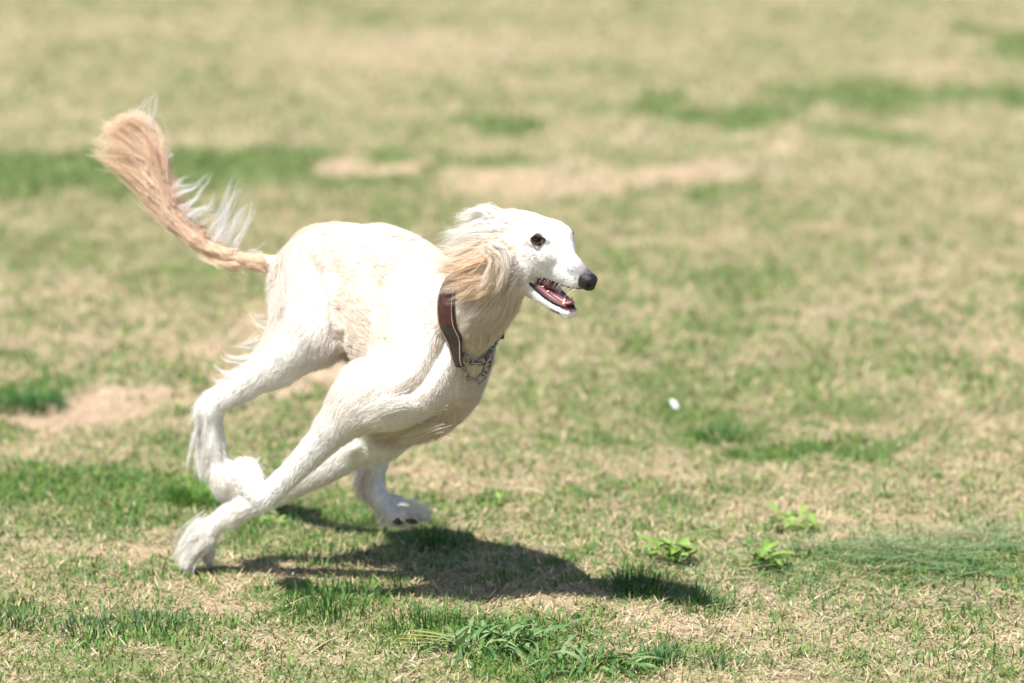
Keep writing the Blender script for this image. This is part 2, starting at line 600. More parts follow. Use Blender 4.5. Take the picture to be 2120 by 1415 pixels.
# pinkish skin at the inner hock and feet
dirt = WREG['paw'] * sstep(.45, .75, fbm(BV[:, 0] * 40, BV[:, 2] * 40, 4)) * .35
VCOL = VCOL * (1 - dirt[:, None]) + V(.62, .50, .38) * dirt[:, None]
# longer feathering on the backs of the legs, the breech and the lower neck
back = np.clip(-(BN @ FW), 0, 1)
legw = WREG['leg'] + WREG['thigh'] + .5 * WREG['shoulder']
hangs = sstep(.0, .9, back) * legw * sstep(.1, .4, fbm(BV[:, 0] * 30, BV[:, 2] * 30, 8))
VLEN = VLEN * (1 + 1.3 * hangs)
VLEN = VLEN * (1 + .6 * WREG['neck'] * sstep(.1, .8, -BN[:, 2] + BN @ FW))
VLEN = VLEN * (1 + .5 * WREG['belly'])
VLEN[BV[:, 2] < .02] *= .6
VLEN[(HL[:, 0] > .1) & (headw > .3)] *= .5
bare[(HL[:, 0] > .106) & (headw > .3)] = 1
for (px, py, rr_, cc_, aa_) in ((1134, 503, .006, V(.16, .10, .08), .7), (1131, 479, .006, V(.25, .22, .20), .45), (1104, 518, .009, V(.45, .42, .40), .45), (1094, 502, .005, V(.35, .2, .14), .5), (1068, 560, .012, V(.6, .56, .52), .4)):  # pigment at eye corners and brow; under-eye and cheek greys are painted shading
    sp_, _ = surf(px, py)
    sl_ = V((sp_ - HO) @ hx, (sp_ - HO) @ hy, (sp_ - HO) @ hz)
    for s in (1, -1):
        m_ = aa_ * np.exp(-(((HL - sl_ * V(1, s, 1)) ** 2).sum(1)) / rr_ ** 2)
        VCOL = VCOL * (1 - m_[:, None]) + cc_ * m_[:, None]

ca_ = (BV - cc0) @ cn
cr_ = np.linalg.norm(BV - cc0 - ca_[:, None] * cn, axis=1)
zone = (cr_ < .14) * (WREG['neck'] + WREG['torso'] + WREG['belly'] + WREG['leg'] > .5)
VLEN = VLEN * (1 - .62 * zone * sstep(-.026, -.016, ca_) * sstep(.062, .034, ca_))
for q in ((824, 1078, -.055), (846, 1081, -.065), (858, 1079, -.065)):
    bare[np.linalg.norm(BV - P(*q), axis=1) < .013] = 1
ep_, _ = surf(1113, 497)
el_ = V((ep_ - HO) @ hx, (ep_ - HO) @ hy, (ep_ - HO) @ hz)
for s in (1, -1):
    de = np.linalg.norm(HL - el_ * V(1, s, 1), axis=1)
    m_ = sstep(.0150, .0105, de)
    VCOL = VCOL * (1 - m_[:, None]) + V(.05, .028, .02) * m_[:, None]
    bare[de < .0110] = 1
dog = empty('dog', G(395, 1180))
tag(dog, 'cream longhaired sighthound running at full stretch with mouth open', 'dog')
skin = attr_mat('dog_skin', .75, .15, .25, 260)
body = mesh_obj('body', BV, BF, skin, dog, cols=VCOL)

# ------------------------------------------------------------------ hair
def hair_obj(name, pos, rad, cols, mat, parent):
    """pos (N, n, 3); rad (N,) root radius; cols (N, 3)"""
    N, n, _ = pos.shape
    hc = bpy.data.hair_curves.new(name)
    hc.add_curves([n] * N)
    hc.attributes['position'].data.foreach_set('vector', pos.astype(np.float32).ravel())
    ra = hc.attributes.get('radius') or hc.attributes.new('radius', 'FLOAT', 'POINT')
    tp = np.linspace(1, .12, n) ** .8
    ra.data.foreach_set('value', (rad[:, None] * tp[None]).astype(np.float32).ravel())
    ca = hc.attributes.new('col', 'FLOAT_COLOR', 'POINT')
    c = np.ones((N, n, 4), np.float32)
    c[:, :, :3] = cols[:, None, :]
    ca.data.foreach_set('color', c.ravel())
    hc.materials.append(mat)
    o = bpy.data.objects.new(name, hc)
    COL.objects.link(o)
    o.parent = parent
    o.matrix_parent_inverse = parent.matrix_world.inverted()
    o['kind'] = 'stuff'
    return o


def hair_mat(name, trans=.32):
    m = bpy.data.materials.new(name)
    m.use_nodes = True
    nt = m.node_tree
    nt.nodes.clear()
    at = nt.nodes.new('ShaderNodeAttribute')
    at.attribute_name = 'col'
    hi = nt.nodes.new('ShaderNodeHairInfo')
    mr = nt.nodes.new('ShaderNodeMapRange')
    mr.inputs['To Min'].default_value = .84
    mr.inputs['To Max'].default_value = 1.08
    nt.links.new(hi.outputs['Random'], mr.inputs['Value'])
    mu = nt.nodes.new('ShaderNodeVectorMath')
    mu.operation = 'SCALE'
    nt.links.new(at.outputs['Color'], mu.inputs[0])
    nt.links.new(mr.outputs[0], mu.inputs['Scale'])
    df = nt.nodes.new('ShaderNodeBsdfDiffuse')
    tr = nt.nodes.new('ShaderNodeBsdfTranslucent')
    gl = nt.nodes.new('ShaderNodeBsdfHair')
    gl.component = 'Reflection'
    gl.inputs['RoughnessU'].default_value = .35
    gl.inputs['RoughnessV'].default_value = .6
    gl.inputs['Color'].default_value = (.8, .78, .74, 1)
    nt.links.new(mu.outputs[0], df.inputs['Color'])
    nt.links.new(mu.outputs[0], tr.inputs['Color'])
    m1 = nt.nodes.new('ShaderNodeMixShader')
    m1.inputs[0].default_value = trans
    nt.links.new(df.outputs[0], m1.inputs[1])
    nt.links.new(tr.outputs[0], m1.inputs[2])
    m2 = nt.nodes.new('ShaderNodeMixShader')
    m2.inputs[0].default_value = .10
    nt.links.new(m1.outputs[0], m2.inputs[1])
    nt.links.new(gl.outputs[0], m2.inputs[2])
    out = nt.nodes.new('ShaderNodeOutputMaterial')
    nt.links.new(m2.outputs[0], out.inputs[0])
    return m


HAIR = hair_mat('dog_hair')


def grow(N, npts=5):
    """short coat over the whole skin"""
    tri = np.vstack([BF[:, [0, 1, 2]], BF[:, [0, 2, 3]]])
    ar = np.linalg.norm(np.cross(BV[tri[:, 1]] - BV[tri[:, 0]], BV[tri[:, 2]] - BV[tri[:, 0]]), axis=1)
    dens = ar * (1 - bare[tri].max(1)) * (1 + 1.6 * headw[tri[:, 0]])
    t = rng.choice(len(tri), N, p=dens / dens.sum())
    u, v = rng.random(N), rng.random(N)
    fl = u + v > 1
    u[fl], v[fl] = 1 - u[fl], 1 - v[fl]
    w = np.stack([1 - u - v, u, v], 1)
    tt = tri[t]

    def ip(a):
        return (a[tt] * (w[..., None] if a.ndim == 2 else w)).sum(1)
    p, n, g, L, st, c = ip(BV), unit(ip(BN)), unit(ip(VGRAIN)), ip(VLEN), ip(VSTAND), ip(VCOL)
    tq = np.clip(ip(WREG['torso']) + ip(WREG['thigh']) + ip(WREG['shoulder']), 0, 1)
    # combed by a slow swirl so the coat breaks into locks
    sw = (fbm(p[:, 0] * 26 + p[:, 1] * 13, p[:, 2] * 26, 21, 2) - .5) * 2.2
    side = np.cross(n, g)
    g = unit(g + side * sw[:, None] * (.5 - .3 * tq)[:, None] + V(0, 0, -.12))
    lift = st * (1.05 + (.9 - .7 * tq) * (fbm(p[:, 0] * 45, p[:, 2] * 45 + p[:, 1] * 30, 33, 2) - .5))
    L = L * rng.uniform(.6, 1.25, N) * (.7 + .6 * fbm(p[:, 0] * 20, p[:, 2] * 20, 40, 2))
    d0 = unit(g * (1 - lift)[:, None] + n * (lift + .12)[:, None] + rng.normal(0, .10, (N, 3)))
    bend = (g - n * .22) * .35
    s = np.linspace(0, 1, npts)
    pos = (p - n * .0015)[:, None] + L[:, None, None] * (s[None, :, None] * d0[:, None] + (s ** 2)[None, :, None] * bend[:, None])
    # locks: tips lean to a shared neighbour point
    cell = np.floor(p / .010 + rng.normal(0, .12, p.shape)).astype(np.int64)
    key = (cell[:, 0] * 73856093) ^ (cell[:, 1] * 19349663) ^ (cell[:, 2] * 83492791)
    _, inv, cnt = np.unique(key, return_inverse=True, return_counts=True)
    ctr = np.zeros((len(cnt), npts, 3))
    np.add.at(ctr, inv, pos)
    ctr /= cnt[:, None, None]
    cf = (.55 * s ** 1.3)[None, :, None] * (1 - .6 * tq)[:, None, None] * np.clip((L - .008) / .012, 0, 1)[:, None, None]
    pos = pos * (1 - cf) + ctr[inv] * cf
    jit = c * rng.normal(1, .022, (N, 1))
    return pos, jit


if DEV != 'clay':
    pos, cc = grow(190000)
    hair_obj('fur', pos, np.full(len(pos), .00036), np.clip(cc, 0, .95), HAIR, dog)


def locks(guides, npts=8, seed=1, wave=.0016):
    """guides: list of (photo track [(px, py, depth)...], count, root spread, tip spread, colour)"""
    r = np.random.default_rng(seed)
    P_, C_, R_ = [], [], []
    for track, n, s0, s1, col in guides:
        pts = np.array([P(*q) for q in track])
        cv = catmull(pts, 6)
        L = np.r_[0, np.cumsum(np.linalg.norm(np.diff(cv, axis=0), axis=1))]
        nsub = max(2, n // 8)
        subo0, subo1 = r.normal(0, s0, (nsub, 3)), r.normal(0, s1, (nsub, 3))
        sublen = r.uniform(.68, 1.06, nsub)
        subph = r.uniform(0, 6.28, (nsub, 3))
        for i in range(int(n * 1.7)):
            k = r.integers(nsub)
            ln = sublen[k] * r.uniform(.8, 1.05)
            t = np.linspace(0, min(ln, 1.0), npts) * L[-1]
            q = np.stack([np.interp(t, L, cv[:, a]) for a in range(3)], 1)
            s = np.linspace(0, 1, npts)[:, None]
            q = q + (subo0[k] + r.normal(0, s0 * .45, 3)) * (1 - s) + (subo1[k] + r.normal(0, s1 * .28, 3)) * s
            ph = r.uniform(0, 6.28, 3)
            q = q + wave * s * np.sin(s * 8 + subph[k] + .25 * ph)
            P_.append(q)
            C_.append(np.clip(np.asarray(col) * r.normal(1, .06), 0, .93))
            R_.append(r.uniform(.00020, .00038) * (.55 if n <= 63 else 1.0))
    return np.array(P_), np.array(R_), np.array(C_)


EW, EC, EO = V(.90, .86, .80), V(.89, .78, .65), V(.87, .68, .49)
ear_guides = [
    ([(1042, 462, -.45), (1008, 440, -.43), (975, 452, -.41), (938, 474, -.39)], 170, .006, .010, EW),
    ([(1030, 452, -.44), (1012, 434, -.43), (992, 438, -.415), (960, 455, -.40)], 130, .006, .009, EW),
    ([(1040, 472, -.46), (990, 470, -.43), (950, 484, -.41), (918, 502, -.39)], 170, .008, .012, EW),
    ([(1036, 490, -.47), (985, 490, -.45), (945, 505, -.42), (922, 522, -.40)], 170, .008, .011, EW),
    ([(1034, 505, -.475), (990, 508, -.455), (945, 528, -.43), (900, 530, -.40)], 170, .009, .012, EC),
    ([(1030, 520, -.485), (985, 530, -.465), (940, 545, -.435), (888, 548, -.40)], 170, .009, .012, EC),
    ([(1024, 532, -.485), (985, 548, -.47), (940, 562, -.44), (882, 566, -.40)], 150, .009, .011, EO),
    ([(1028, 545, -.487), (995, 566, -.475), (955, 582, -.455), (908, 590, -.42)], 150, .008, .011, EO),
    ([(1034, 552, -.487), (1005, 580, -.48), (968, 597, -.46), (925, 606, -.43)], 150, .007, .009, EO),
    ([(1040, 555, -.487), (1022, 585, -.483), (992, 602, -.468), (955, 616, -.44)], 150, .006, .009, EO),
    ([(1036, 520, -.487), (1046, 548, -.489), (1042, 578, -.485), (1015, 605, -.47)], 150, .006, .008, EO),
    ([(1020, 515, -.487), (1042, 522, -.490), (1050, 552, -.489), (1044, 590, -.483)], 90, .004, .004, EC),
    ([(1022, 505, -0.499), (1046, 522, -0.506), (1052, 558, -0.506), (1042, 598, -0.500)], 90, .003, .004, EW),  # front edge of the flap, its lit fold put in as whiter hair
    ([(1012, 512, -0.501), (1038, 530, -0.508), (1040, 566, -0.506), (1018, 600, -0.498)], 90, .005, .008, EC),
    ([(1006, 520, -0.501), (1020, 545, -0.506), (1012, 575, -0.502), (985, 600, -0.490)], 90, .006, .010, EC),
    ([(1010, 518, -.487), (1030, 520, -.492), (1036, 545, -.490), (1030, 575, -.485)], 80, .005, .006, EW),
    ([(1000, 490, -.45), (940, 480, -.42), (915, 470, -.41), (925, 452, -.40)], 5, .010, .004, EW),
    ([(1000, 500, -.45), (935, 510, -.42), (915, 495, -.41), (920, 470, -.40)], 5, .012, .008, EW),
    ([(990, 540, -.47), (940, 525, -.44), (908, 528, -.42), (898, 520, -.41)], 7, .012, .012, EC),
    ([(980, 585, -.47), (930, 596, -.44), (905, 600, -.42), (880, 596, -.40)], 14, .008, .010, EC),
]
TW, TO, TD = V(.90, .88, .85), V(.88, .705, .52), V(.78, .55, .37)


def TL(px, py, dy=0.0):
    """point near the tail: depth follows the tail's own run"""
    return (px, py, float(np.interp(px, [200, 260, 320, 374, 432, 505, 570], [.255, .245, .22, .20, .17, .13, .10])) - .022 + dy)


tail_guides = []
for (a, n, col, s1) in [
    ([(372, 455), (325, 395), (280, 340), (205, 296)], 190, TO, .016), ([(360, 440), (320, 375), (285, 320), (225, 268)], 190, TO, .016),
    ([(352, 430), (328, 360), (310, 305), (262, 256)], 190, TO, .014), ([(356, 420), (340, 360), (332, 310), (300, 262)], 170, TD, .012),
    ([(400, 485), (345, 440), (290, 390), (215, 318)], 190, TO, .013), ([(415, 500), (365, 470), (315, 425), (262, 372)], 170, TD, .010),
    ([(432, 512), (390, 490), (345, 455), (298, 415)], 170, TO, .008), ([(470, 530), (425, 512), (385, 488), (345, 460)], 130, TO, .007),
    ([(330, 370), (290, 330), (250, 300), (200, 285)], 150, V(.86, .68, .48), .014), ([(310, 340), (275, 300), (240, 275), (205, 270)], 130, TO, .013),
    ([(335, 375), (335, 315), (296, 252), (215, 262)], 170, TO, .010), ([(325, 350), (310, 290), (262, 246), (200, 282)], 170, V(.84, .63, .42), .010),
    ([(325, 380), (285, 335), (240, 312), (196, 300)], 150, TO, .012), ([(340, 400), (300, 370), (255, 335), (206, 310)], 150, V(.82, .60, .40), .012),
    ([(380, 450), (362, 425), (345, 385), (338, 345)], 110, TD, .008), ([(420, 490), (395, 465), (372, 430), (352, 395)], 110, TD, .008),
    ([(300, 330), (262, 300), (225, 300), (197, 318)], 60, TO, .010), ([(285, 360), (250, 350), (215, 335), (198, 312)], 50, V(.84, .66, .46), .008),
    ([(540, 548), (500, 545), (462, 540), (432, 534)], 110, TO, .006), ([(505, 545), (470, 542), (440, 532), (405, 512)], 120, TO, .006),
    # white wisps blown off the upper side
    ([(272, 262), (284, 238), (300, 210), (318, 186)], 20, TW, 0.0045), ([(296, 264), (312, 240), (322, 218), (330, 196)], 20, TW, 0.0045),
    ([(262, 262), (268, 245), (275, 232), (286, 214)], 12, TW, 0.0090), ([(280, 258), (290, 240), (296, 226), (300, 206)], 12, TW, 0.0060),
    ([(340, 345), (348, 330), (350, 318), (349, 304)], 20, TW, 0.0060), ([(352, 390), (372, 378), (386, 370), (392, 358)], 36, TW, 0.0105),
    ([(362, 405), (385, 392), (398, 380), (412, 362)], 33, TW, 0.0105), ([(376, 425), (400, 408), (414, 392), (424, 368)], 36, TW, 0.0105),
    ([(390, 445), (420, 432), (445, 420), (458, 392)], 33, TW, 0.0090), ([(400, 452), (425, 440), (440, 428), (452, 412)], 25, TW, 0.0135),
    ([(436, 490), (458, 450), (474, 412), (496, 370)], 54, TW, 0.0075), ([(448, 497), (466, 460), (480, 428), (490, 396)], 46, TW, 0.0090),
    ([(466, 507), (482, 470), (496, 440), (514, 405)], 54, TW, 0.0090), ([(478, 512), (498, 482), (512, 452), (520, 424)], 46, TW, 0.0090),
    ([(458, 500), (476, 468), (486, 444), (496, 420)], 38, TW, 0.0120), ([(520, 528), (536, 518), (545, 520), (540, 512)], 8, TW, 0.0060),
]:
    tail_guides.append(([TL(*q) for q in a], n, .009 if n > 100 else .008, s1, col))

LW = V(.90, .87, .82)
feather_guides = [
    ([(560, 668, -.04), (540, 672, -.03), (526, 668, -.03), (514, 658, -.03)], 34, .012, .008, LW),
    ([(540, 712, -.06), (512, 716, -.05), (490, 712, -.04), (472, 700, -.04)], 40, .012, .008, LW),
    ([(520, 742, -.06), (492, 746, -.05), (472, 740, -.04), (458, 728, -.04)], 38, .009, .006, LW),
    ([(505, 764, -.06), (478, 772, -.05), (458, 768, -.04), (444, 756, -.04)], 38, .008, .006, LW),
    ([(485, 782, -.05), (462, 792, -.04), (446, 790, -.035), (432, 782, -.03)], 34, .007, .005, LW),
    ([(436, 832, -.03), (420, 842, -.025), (411, 860, -.02), (406, 885, -.02)], 80, .008, .006, LW),
    ([(428, 860, -.03), (414, 880, -.02), (408, 905, -.02), (404, 940, -.02)], 80, .008, .006, LW),
    ([(425, 890, -.03), (412, 915, -.02), (405, 945, -.02), (403, 975, -.02)], 70, .008, .007, LW),
    ([(432, 920, -.03), (420, 945, -.02), (416, 970, -.02), (420, 998, -.02)], 80, .009, .008, LW),
    ([(445, 950, -.03), (434, 975, -.025), (436, 1000, -.025), (448, 1018, -.025)], 80, .010, .009, LW),
    ([(470, 985, -.045), (476, 1004, -.045), (482, 1018, -.045), (488, 1030, -.045)], 60, .009, .008, LW),
    # far fore pastern and foot
    ([(420, 1085, -.02), (396, 1100, -.01), (380, 1120, 0), (366, 1150, 0)], 110, .010, .008, LW),
    ([(412, 1105, -.03), (390, 1128, -.02), (375, 1148, -.01), (362, 1166, -.01)], 110, .010, .008, LW),
    ([(405, 1125, -.035), (390, 1148, -.03), (382, 1165, -.025), (377, 1182, -.02)], 100, .008, .006, LW),
    ([(425, 1110, -.035), (412, 1130, -.035), (398, 1155, -.03), (386, 1184, -.03)], 80, .008, .006, LW),
    ([(430, 1130, .0), (432, 1146, .0), (433, 1158, .0), (434, 1170, .0)], 40, .004, .004, LW),
    # far hind hock and foot
    ([(768, 985, .05), (756, 1000, .05), (749, 1020, .05), (746, 1042, .05)], 70, .008, .008, V(.78, .66, .56)),
    ([(780, 1010, .04), (772, 1028, .035), (772, 1045, .03), (776, 1060, .03)], 50, .008, .006, V(.74, .58, .44)),
    ([(812, 1050, -.02), (805, 1062, -.035), (797, 1072, -.04), (788, 1081, -.04)], 80, .008, .007, LW),
    ([(828, 1050, -.025), (822, 1064, -.045), (817, 1074, -.05), (812, 1084, -.05)], 70, .008, .007, LW),
    ([(862, 1050, -.05), (876, 1056, -.06), (887, 1064, -.06), (896, 1075, -.06)], 80, .008, .008, LW),
    ([(850, 1048, -.05), (864, 1058, -.065), (872, 1070, -.07), (878, 1082, -.07)], 70, .008, .007, LW),
    ([(845, 1080, -.05), (848, 1088, -.055), (850, 1093, -.055), (852, 1098, -.055)], 30, .012, .008, V(.8, .72, .58)),
    # near folded fore foot and forearm
    ([(508, 970, -.17), (502, 962, -.165), (500, 956, -.16), (502, 950, -.16)], 60, .008, .005, LW),
    ([(525, 985, -.2), (530, 966, -.19), (536, 956, -.185), (544, 950, -.18)], 60, .010, .006, LW),
    # far forearm
    ([(712, 905, -.16), (694, 905, -.15), (680, 908, -.14), (668, 914, -.14)], 60, .010, .007, LW),
    ([(760, 918, -.19), (735, 922, -.19), (712, 932, -.18), (694, 948, -.17)], 90, .010, .009, LW),
    # brisket fringe behind the near elbow
    ([(850, 830, -.41), (815, 838, -.41), (785, 850, -.40), (756, 868, -.39)], 120, .012, .012, LW),
    ([(868, 850, -.38), (835, 858, -.38), (805, 868, -.37), (775, 880, -.35)], 120, .012, .012, LW),
    ([(905, 862, -.36), (872, 872, -.35), (845, 882, -.34), (812, 892, -.31)], 120, .012, .012, V(.78, .68, .56)),
]
if DEV != 'clay':
    for nm, gd, sdx, wv in (('ear_fringe', ear_guides, 3, .0045), ('tail_feathering', tail_guides, 5, .003), ('leg_feathering', feather_guides, 9, .0016)):
        q, rr, c3 = locks(gd, 9, sdx, wv)
        hair_obj(nm, q, rr, c3, HAIR, dog)

# whiskers, brow hairs
def whisk():
    out, rr, c3 = [], [], []
    r = np.random.default_rng(4)
    for s in (1, -1):
        for i in range(9):
            a = HD(r.uniform(.075, .102), s * .017, r.uniform(-.058, -.044))
            d = unit(-hx * .3 + hy * s * .8 - hz * r.uniform(.1, .7))
            out.append([a + d * t * .030 - V(0, 0, .006) * t * t for t in np.linspace(0, 1, 5)])
        for i in range(14):      # fine lip hairs hanging over the mouth
            x = r.uniform(.012, .07)
            a = HD(x, s * (.029 - .12 * x), -.066 + .1 * x)
            d = unit(-hz + hy * s * .25 - hx * r.uniform(.1, .5))
            out.append([a + d * t * r.uniform(.010, .018) for t in np.linspace(0, 1, 5)])
    out = np.array(out)
    return out, np.full(len(out), .00022), np.tile(V(.85, .83, .8), (len(out), 1))


if DEV != 'clay':
    hair_obj('whiskers', *whisk(), HAIR, dog)


# ------------------------------------------------------------------ small head parts
def ellipsoid(c, axes, radii, nu=20, nv=12, fn=None):
    """axes 3 x 3 rows; fn(unit direction in local axes) -> radius factor"""
    vs, fs = [], []
    for j in range(nv + 1):
        th = math.pi * j / nv
        for i in range(nu):
            ph = 2 * math.pi * i / nu
            d = V(math.cos(th), math.sin(th) * math.cos(ph), math.sin(th) * math.sin(ph))
            f = fn(d) if fn else 1
            vs.append(c + sum(axes[k] * d[k] * radii[k] * f for k in range(3)))
    for j in range(nv):
        for i in range(nu):
            a, b = j * nu + i, j * nu + (i + 1) % nu
            fs.append((a, b, b + nu, a + nu))
    return np.array(vs), np.array(fs)


def sweep(pts, radii, n=8, closed=False, flat=1.0, up=None):
    pts = np.asarray(pts, float)
    radii = np.broadcast_to(radii, (len(pts),))
    tan = np.gradient(pts, axis=0)
    if closed:
        tan = np.roll(pts, -1, 0) - np.roll(pts, 1, 0)
    tan = unit(tan)
    vs, fs = [], []
    ref = V(0, 0, 1) if up is None else unit(up)
    for p, t, r in zip(pts, tan, radii):
        a = unit(np.cross(t, ref) if abs(t @ ref) < .98 else np.cross(t, V(1, 0, 0)))
        b = np.cross(a, t)
        for k in range(n):
            an = 2 * math.pi * k / n
            vs.append(p + r * (math.cos(an) * a + flat * math.sin(an) * b))
    m = len(pts)
    for i in range(m if closed else m - 1):
        for k in range(n):
            j = (i + 1) % m
            fs.append((i * n + k, i * n + (k + 1) % n, j * n + (k + 1) % n, j * n + k))
    if not closed:
        fs.append(tuple(range(n))[::-1])
        fs.append(tuple((m - 1) * n + k for k in range(n)))
    return np.array(vs), fs


M_eye = plain('eye_brown', (.030, .012, .006), .2, .12, vary=.5, bscale=500)
M_pupil = plain('eye_pupil', (.004, .003, .003), .06, .2)
M_lid = plain('eyelid', (.035, .018, .013), .5, .3, vary=.3)
M_nose = plain('nose_leather', (.015, .012, .012), .24, .5, bump=.6, bscale=900, vary=.4)
M_nostril = plain('nostril_dark', (.004, .003, .003), .6, .2)
M_lip = plain('lip_black', (.016, .012, .013), .22, .5, vary=.4)
M_tongue = plain('tongue', (.25, .085, .105), .32, .5, bump=.3, bscale=700, vary=.2)
M_gum = plain('gum', (.19, .070, .080), .3, .5, vary=.6, bscale=250)
M_dark = plain('palate', (.14, .045, .05), .4, .4, vary=.3)
M_tooth = plain('tooth', (.78, .66, .44), .3, .5, vary=.2, bscale=150)
M_claw = plain('claw', (.30, .24, .18), .4, .4, vary=.4)
M_pad = plain('paw_pad', (.10, .075, .058), .8, .2, bump=.5, vary=.4)

HAXES = np.array([hx, hy, hz])
ep, en = surf(1113, 497)
el = V((ep - HO) @ hx, (ep - HO) @ hy, (ep - HO) @ hz)
nl = V(en @ hx, en @ hy, en @ hz)
for s in (1, -1):
    pl, ql = el * V(1, s, 1), nl * V(1, s, 1)
    c0 = HD(*pl)
    nn = unit(ql[0] * hx + ql[1] * hy + ql[2] * hz)
    fx = unit(hx - (hx @ nn) * nn)               # along the lids, towards the nose
    fz = np.cross(nn, fx)
    fz = fz if fz[2] > 0 else -fz
    fx2 = unit(.91 * fx + .41 * fz)
    fz = np.cross(nn, fx2)
    fz = fz if fz[2] > 0 else -fz
    ctr = c0 - nn * .0078
    v, f = ellipsoid(ctr, np.array([nn, fx, fz]), (.0120, .0120, .0120), 24, 14)
    eye = mesh_obj('eye', v, f, M_eye, dog)
    look = unit(nn + fx * .18)
    v, f = ellipsoid(ctr + look * .0103, np.array([look, fx, fz]), (.0029, .0062, .0062), 16, 8)
    mesh_obj('pupil', v, f, M_pupil, eye)
    al = []
    for k in range(28):
        t = 2 * math.pi * k / 28
        w = math.cos(t)
        h = math.sin(t) * (1 - .35 * abs(w) ** 2)
        x = w * .0150
        z = h * (.0072 if h > 0 else .0070)
        al.append(c0 + fx2 * x + fz * z + nn * (.0052 - .0062 * (abs(w) ** 2)))
    v, f = sweep(al, .0015, 8, True)
    mesh_obj('eyelid', v, f, M_lid, dog)

# nose pad
def nose_fn(d):
    x, y, z = d
    f = 1 / (abs(x) ** 2.7 + abs(y) ** 2.7 + abs(z) ** 2.7) ** (1 / 2.7)        # squarish pad
    f *= 1 - .16 * max(0, -z) * abs(y)                                          # narrower below
    for s in (1, -1):
        f -= .26 * math.exp(-(((y - s * .60) / .24) ** 2 + ((z + .10) / .30) ** 2)) * (1 if x > -.1 else 0)
    f -= .13 * math.exp(-((y / .09) ** 2)) * (1 if z < .25 and x > 0 else 0)
    return f


v, f = ellipsoid(HD(.1070, 0, -.0385), HAXES, (.0180, .0160, .0165), 56, 36, nose_fn)
nose = mesh_obj('nose', v, f, M_nose, dog)
for s in (1, -1):
    v, f = ellipsoid(HD(.1170, s * .0092, -.0398), HAXES, (.0038, .0040, .0046), 12, 8)
    mesh_obj('nostril', v, f, M_nostril, nose)

# mouth
for s in (1, -1):
    pts = [HD(.090, s * .004, -.1005), HD(.082, s * .0115, -.1010), HD(.06, s * .0185, -.0995), HD(.035, s * .0235, -.0955), HD(.012, s * .028, -.0890), HD(-.001, s * .031, -.0815), HD(-.003, s * .031, -.0745), HD(.006, s * .0305, -.0695)]
    v, f = sweep(catmull(pts, 4), np.interp(np.arange(29), [0, 10, 20, 28], [.0021, .0025, .0036, .0028]), 8)
    mesh_obj('lower_lip', v, f, M_lip, dog)
    pts = [HD(.100, s * .006, -.0550), HD(.085, s * .0135, -.0600), HD(.05, s * .0200, -.0670), HD(.02, s * .0250, -.0710), HD(.004, s * .0290, -.0725)]
    v, f = sweep(catmull(pts, 4), .0008, 6)
    mesh_obj('upper_lip', v, f, M_lip, dog)
    pts = [HD(.082, s * .0095, -.1005), HD(.06, s * .0150, -.0975), HD(.035, s * .0190, -.0925), HD(.012, s * .0225, -.085)]
    v, f = sweep(catmull(pts, 4), [.0035, .0038, .0042, .0048, .0052, .0054, .0056, .0058, .006, .006, .0062, .0064, .0066][:13], 8)
    mesh_obj('gum', v, f, M_gum, dog)
    for (x, y, z, h, w) in ((.076, .0100, -.0990, .012, .0032), (.040, .0170, -.0930, .0065, .0050), (.027, .0190, -.0895, .0065, .0052)):
        b = HD(x, s * y, z)
        v, f = sweep([b - hz * .002, b + hz * h * .45, b + hz * h * .8 - hx * .0008, b + hz * h - hx * .0014], [w, w * .95, w * .7, w * .2], 8)
        mesh_obj('tooth', v, f, M_tooth, dog)
    for (x, y, z, h, w) in ((.084, .0110, -.0560, .0100, .0026),):
        b = HD(x, s * y, z)
        v, f = sweep([b + hz * .003, b - hz * h * .45, b - hz * h * .8, b - hz * h - hx * .001], [w, w * .95, w * .7, w * .2], 8)
        mesh_obj('tooth', v, f, M_tooth, dog)
tg = [HD(-.005, 0, -.088), HD(.02, 0, -.0895), HD(.045, 0, -.0930), HD(.066, 0, -.0950), HD(.080, 0, -.0945), HD(.088, 0, -.0900)]
v, f = sweep(catmull(tg, 4), np.interp(np.linspace(0, 1, 21), [0, .5, .85, 1], [.014, .0125, .0105, .004]), 14, flat=.42, up=hz)
mesh_obj('tongue', v, f, M_tongue, dog)
v, f = ellipsoid(HD(.018, 0, -.078), HAXES, (.03, .021, .013), 16, 10)
mesh_obj('mouth_lining', v, f, M_dark, dog)
# claws and pads
for k, (e, d, up, r_) in enumerate(TOES):
    c = e + d * r_ * .8
    if k // 4 == 1:
        continue                 # the lifted far hind foot shows only its pads
    v, f = sweep([c - d * .006, c + d * .008, c + d * .017 - up * .005], [.0028, .0022, .0005], 8)
    mesh_obj('claw', v, f, M_claw, dog)
    pc = e - up * r_ * .62 - d * .002
    v, f = ellipsoid(pc, np.array([d, np.cross(d, up), up]), (r_ * 1.0, r_ * .72, r_ * .5), 12, 8)
    mesh_obj('toe_pad', v, f, M_pad, dog)

for (px, py, Y, a_, b_) in ((824, 1078, -.052, .013, .0085), (852, 1080, -.062, .013, .0048)):
    v, f = ellipsoid(P(px, py, Y), np.array([V(.95, .1, -.2), V(.1, .95, 0), V(.2, 0, .95)]), (a_, .008, b_), 14, 8)
    mesh_obj('toe_pad', v, f, M_pad, dog)

